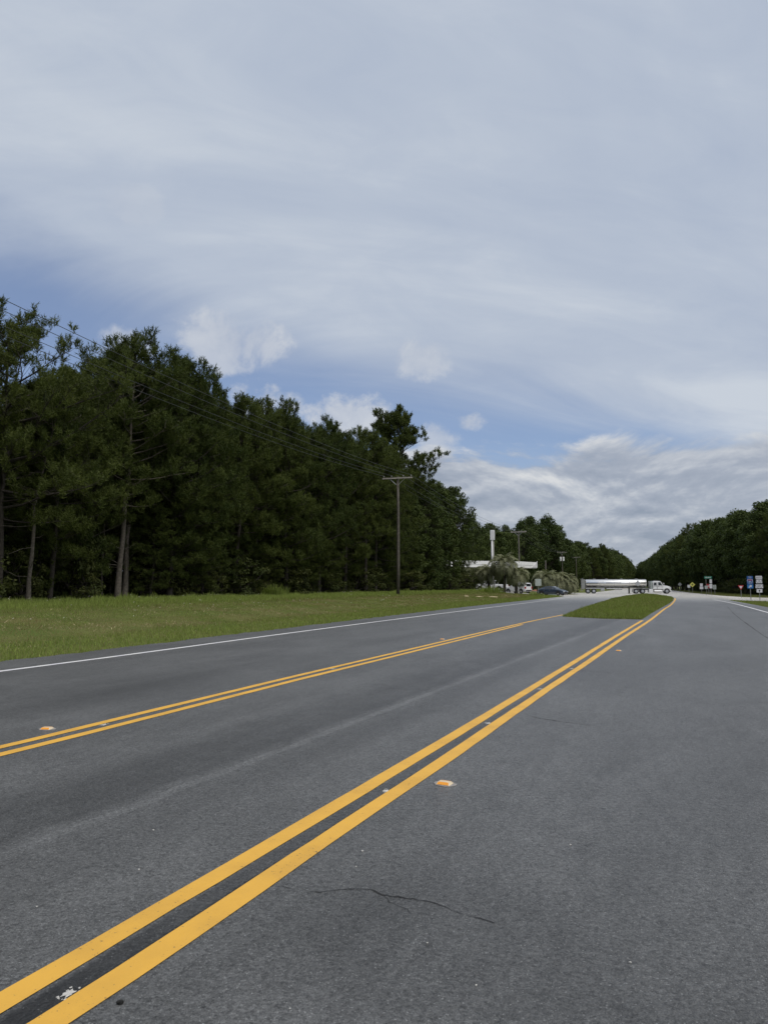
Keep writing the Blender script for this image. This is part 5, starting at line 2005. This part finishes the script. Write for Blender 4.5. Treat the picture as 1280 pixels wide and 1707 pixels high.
    for s in (-1, 1):
        b = MB()
        b.tube([(13.3, s * 0.75, 0.9), (13.3, s * 0.75, 2.5)], 0.07, 8)
        b.build('exhaust_stack', M['chrome'], root)
    tag(root, 'white tractor pulling a long polished tank trailer across the road behind the median', 'tanker truck')


tanker()


# ------------------------------------------------------------------ road signs
def text(s, size, loc, parent, material, extr=0.002, xs=1.0):
    cu = bpy.data.curves.new('lettering', 'FONT')
    cu.body = s
    cu.size = size
    cu.align_x = 'CENTER'
    cu.align_y = 'CENTER'
    cu.extrude = extr
    cu.resolution_u = 3
    cu.materials.append(material)
    tmp = bpy.data.objects.new('lettering', cu)
    me = bpy.data.meshes.new_from_object(tmp)
    bpy.data.objects.remove(tmp)
    me.name = 'lettering'
    o = link('lettering', me, parent)
    o.location = loc
    o.rotation_euler = (R(90), 0, 0)
    o.scale = (xs, 1, 1)
    return o


def round_rect(w, h, r=0.04, n=4):
    P = []
    for (cx, cy, a0) in ((w / 2 - r, h / 2 - r, 0), (-w / 2 + r, h / 2 - r, 90), (-w / 2 + r, -h / 2 + r, 180), (w / 2 - r, -h / 2 + r, 270)):
        for k in range(n + 1):
            a = R(a0 + 90 * k / n)
            P.append((cx + r * math.cos(a), cy + r * math.sin(a)))
    return P


def plate(parent, name, poly, dx, z, material, y=-0.05, t=0.012):
    mb = MB()
    mb.prism([(p[0] + dx, p[1] + z) for p in poly], 'y', y - t, y)
    return mb.build(name, material, parent)


def sign_root(x, y, h, label, cat='road sign', posts=(0.0,), yaw=None, w=0.07, pm='post'):
    z = float(gz(x, y)) if x < -14 else -0.03
    root = empty('road_sign', (x, y, z), math.atan2(-x, y) * 0.6 if yaw is None else yaw)
    for px in posts:
        mb = MB()
        mb.box(px, 0, h / 2 - 0.1, w, 0.05, h + 0.2)
        mb.build('post', M[pm], root)
    tag(root, label, cat)
    return root


ROUTE_G = 'road signs along the right side'
SHIELD_US = [(-0.95, 0.9), (-0.55, 1.0), (0, 0.92), (0.55, 1.0), (0.95, 0.9), (0.98, 0.2), (0.9, -0.35), (0.55, -0.8), (0, -1.0), (-0.55, -0.8), (-0.9, -0.35), (-0.98, 0.2)]
SHIELD_I = [(-0.8, 0.95), (-0.4, 1.0), (0, 0.92), (0.4, 1.0), (0.8, 0.95), (0.98, 0.45), (0.92, -0.1), (0.6, -0.65), (0, -1.0), (-0.6, -0.65), (-0.92, -0.1), (-0.98, 0.45)]
ARROW_UP = [(-0.035, -0.11), (0.035, -0.11), (0.035, 0.01), (0.10, 0.01), (0.0, 0.13), (-0.10, 0.01), (-0.035, 0.01)]


def sc(poly, sx, sz):
    return [(p[0] * sx, p[1] * sz) for p in poly]


# white route assembly
r_ = sign_root(9.07, 86.2, 2.62, 'stack of four white route plates reading 15 and 301 at the right edge')
p = plate(r_, 'plate', round_rect(0.62, 0.32), 0, 2.44, M['white_sign'])
text('SOUTH', 0.17, (0, -0.066, 2.44), p, M['black'], xs=0.95)
p = plate(r_, 'plate', round_rect(0.58, 0.42), 0, 2.03, M['white_sign'])
q = plate(p, 'shield_outline', sc(SHIELD_US, 0.275, 0.20), 0, 2.03, M['black'], -0.0625, 0.004)
plate(q, 'shield', sc(SHIELD_US, 0.245, 0.175), 0, 2.03, M['white_sign'], -0.067, 0.004)
text('15', 0.27, (0, -0.074, 2.03), p, M['black'])
p = plate(r_, 'plate', round_rect(0.72, 0.43), 0, 1.51, M['white_sign'])
q = plate(p, 'shield_outline', sc(SHIELD_US, 0.35, 0.205), 0, 1.51, M['black'], -0.0625, 0.004)
plate(q, 'shield', sc(SHIELD_US, 0.315, 0.18), 0, 1.51, M['white_sign'], -0.067, 0.004)
text('301', 0.27, (0, -0.074, 1.51), p, M['black'])
p = plate(r_, 'plate', round_rect(0.54, 0.36), 0, 1.02, M['white_sign'])
plate(p, 'arrow', ARROW_UP, 0, 1.02, M['black'], -0.063, 0.005)

# interstate assembly
r_ = sign_root(8.29, 87.0, 2.62, 'blue interstate route sign with shield 95 and an arrow plate below')
p = plate(r_, 'plate', round_rect(0.60, 0.30), 0, 2.44, M['blue'])
text('TO', 0.21, (0, -0.066, 2.44), p, M['white_sign'])
p = plate(r_, 'plate', round_rect(0.60, 0.56), 0, 2.0, M['blue'])
q = plate(p, 'shield_outline', sc(SHIELD_I, 0.275, 0.265), 0, 2.0, M['white_sign'], -0.0625, 0.004)
q2 = plate(p, 'shield', sc(SHIELD_I, 0.25, 0.24), 0, 2.0, M['blue'], -0.067, 0.004)
plate(p, 'shield_banner', [(-0.215, 0.13), (0.215, 0.13), (0.19, 0.225), (0.0, 0.205), (-0.19, 0.225)], 0, 2.0, M['red'], -0.0715, 0.003)
text('95', 0.29, (0, -0.075, 1.96), p, M['white_sign'])
p = plate(r_, 'plate', round_rect(0.58, 0.42), 0, 1.48, M['blue_arrow'])
a45 = [(x * math.cos(R(-50)) - z * math.sin(R(-50)), x * math.sin(R(-50)) + z * math.cos(R(-50))) for x, z in sc(ARROW_UP, 1.5, 1.7)]
plate(p, 'arrow', a45, 0, 1.48, M['white_sign'], -0.063, 0.005)

# yield sign
r_ = sign_root(8.9, 105.0, 1.55, 'red and white triangular yield sign by the slip road')
p = plate(r_, 'plate', [(-0.36, 0.31), (0.36, 0.31), (0.0, -0.31)], 0, 1.3, M['red'])
plate(p, 'inner_triangle', [(-0.19, 0.19), (0.19, 0.19), (0.0, -0.14)], 0, 1.3, M['white_sign'], -0.063, 0.004)

# street name sign with small white plate
r_ = sign_root(5.86, 129.0, 3.1, 'green street name sign on a tall post among the white signs')
p = plate(r_, 'street_name_plate', round_rect(1.16, 0.40), 0.34, 2.88, M['green'])
mb = MB()
for k in range(8):
    mb.box(-0.04 + k * 0.105, -0.066, 2.88, 0.06, 0.006, 0.11 + 0.07 * ((k * 5) % 3) / 2)
mb.build('lettering', M['white_sign'], p)
plate(r_, 'plate', round_rect(0.46, 0.52), 0.0, 1.28, M['pale_sign'])
# red sign
r_ = sign_root(6.22, 129.3, 1.85, 'red square sign with a white bar between the white signs')
p = plate(r_, 'plate', round_rect(0.62, 0.66), 0, 1.5, M['red'])
plate(p, 'bar', round_rect(0.44, 0.11, 0.02), 0, 1.5, M['white_sign'], -0.063, 0.004)
# tall white pair
r_ = sign_root(6.47, 127.1, 2.6, 'tall narrow pair of white plates right of the red sign')
plate(r_, 'plate', round_rect(0.34, 0.64), 0, 2.25, M['white_sign'])
plate(r_, 'plate', round_rect(0.42, 0.72), 0, 1.48, M['white_sign'])
# grey back
r_ = sign_root(7.01, 127.3, 1.7, 'plain grey sign back, rightmost of the distant cluster')
p = plate(r_, 'plate', round_rect(0.46, 0.72), 0, 1.32, M['pale_sign'])
mb = MB()
mb.box(0, -0.068, 1.32, 0.05, 0.012, 0.7)
mb.build('stiffener', M['post'], p)
# two stacked plates
r_ = sign_root(5.57, 139.6, 1.95, 'two stacked white plates left of the green street name sign')
plate(r_, 'plate', round_rect(0.46, 0.52), 0, 1.68, M['white_sign'])
plate(r_, 'plate', round_rect(0.58, 0.44), 0, 1.16, M['white_sign'])
# yellow diamond
r_ = sign_root(4.48, 152.1, 2.2, 'yellow diamond crossroad warning sign')
p = plate(r_, 'plate', [(0, 0.50), (0.50, 0), (0, -0.50), (-0.50, 0)], 0, 1.75, M['yellow_sign'])
mb = MB()
mb.box(0, -0.066, 1.75, 0.08, 0.006, 0.46)
mb.box(0, -0.0665, 1.75, 0.40, 0.006, 0.08)
mb.build('cross_symbol', M['black'], p)
r_ = sign_root(4.11, 162.7, 1.7, 'small white sign left of the yellow diamond')
plate(r_, 'plate', round_rect(0.55, 0.60, 0.1), 0, 1.42, M['white_sign'])
r_ = sign_root(2.71, 183.6, 2.2, 'brownish back of a diamond sign, farthest along the right verge')
plate(r_, 'plate', [(0, 0.46), (0.46, 0), (0, -0.46), (-0.46, 0)], 0, 1.85, M['grey_sign'])
# square grey sign by the side road
r_ = sign_root(-18.6, 112.9, 2.0, 'square faded grey sign on a thin post beside the side road')
r_.rotation_euler = (0, 0, R(18))
plate(r_, 'plate', round_rect(0.92, 1.06, 0.05), 0, 2.05, M['pale_sign'])
r_ = sign_root(-22.3, 117.0, 1.9, 'tiny white sign just right of the second utility pole')
plate(r_, 'plate', round_rect(0.26, 0.55, 0.03), 0, 1.75, M['white_sign'])
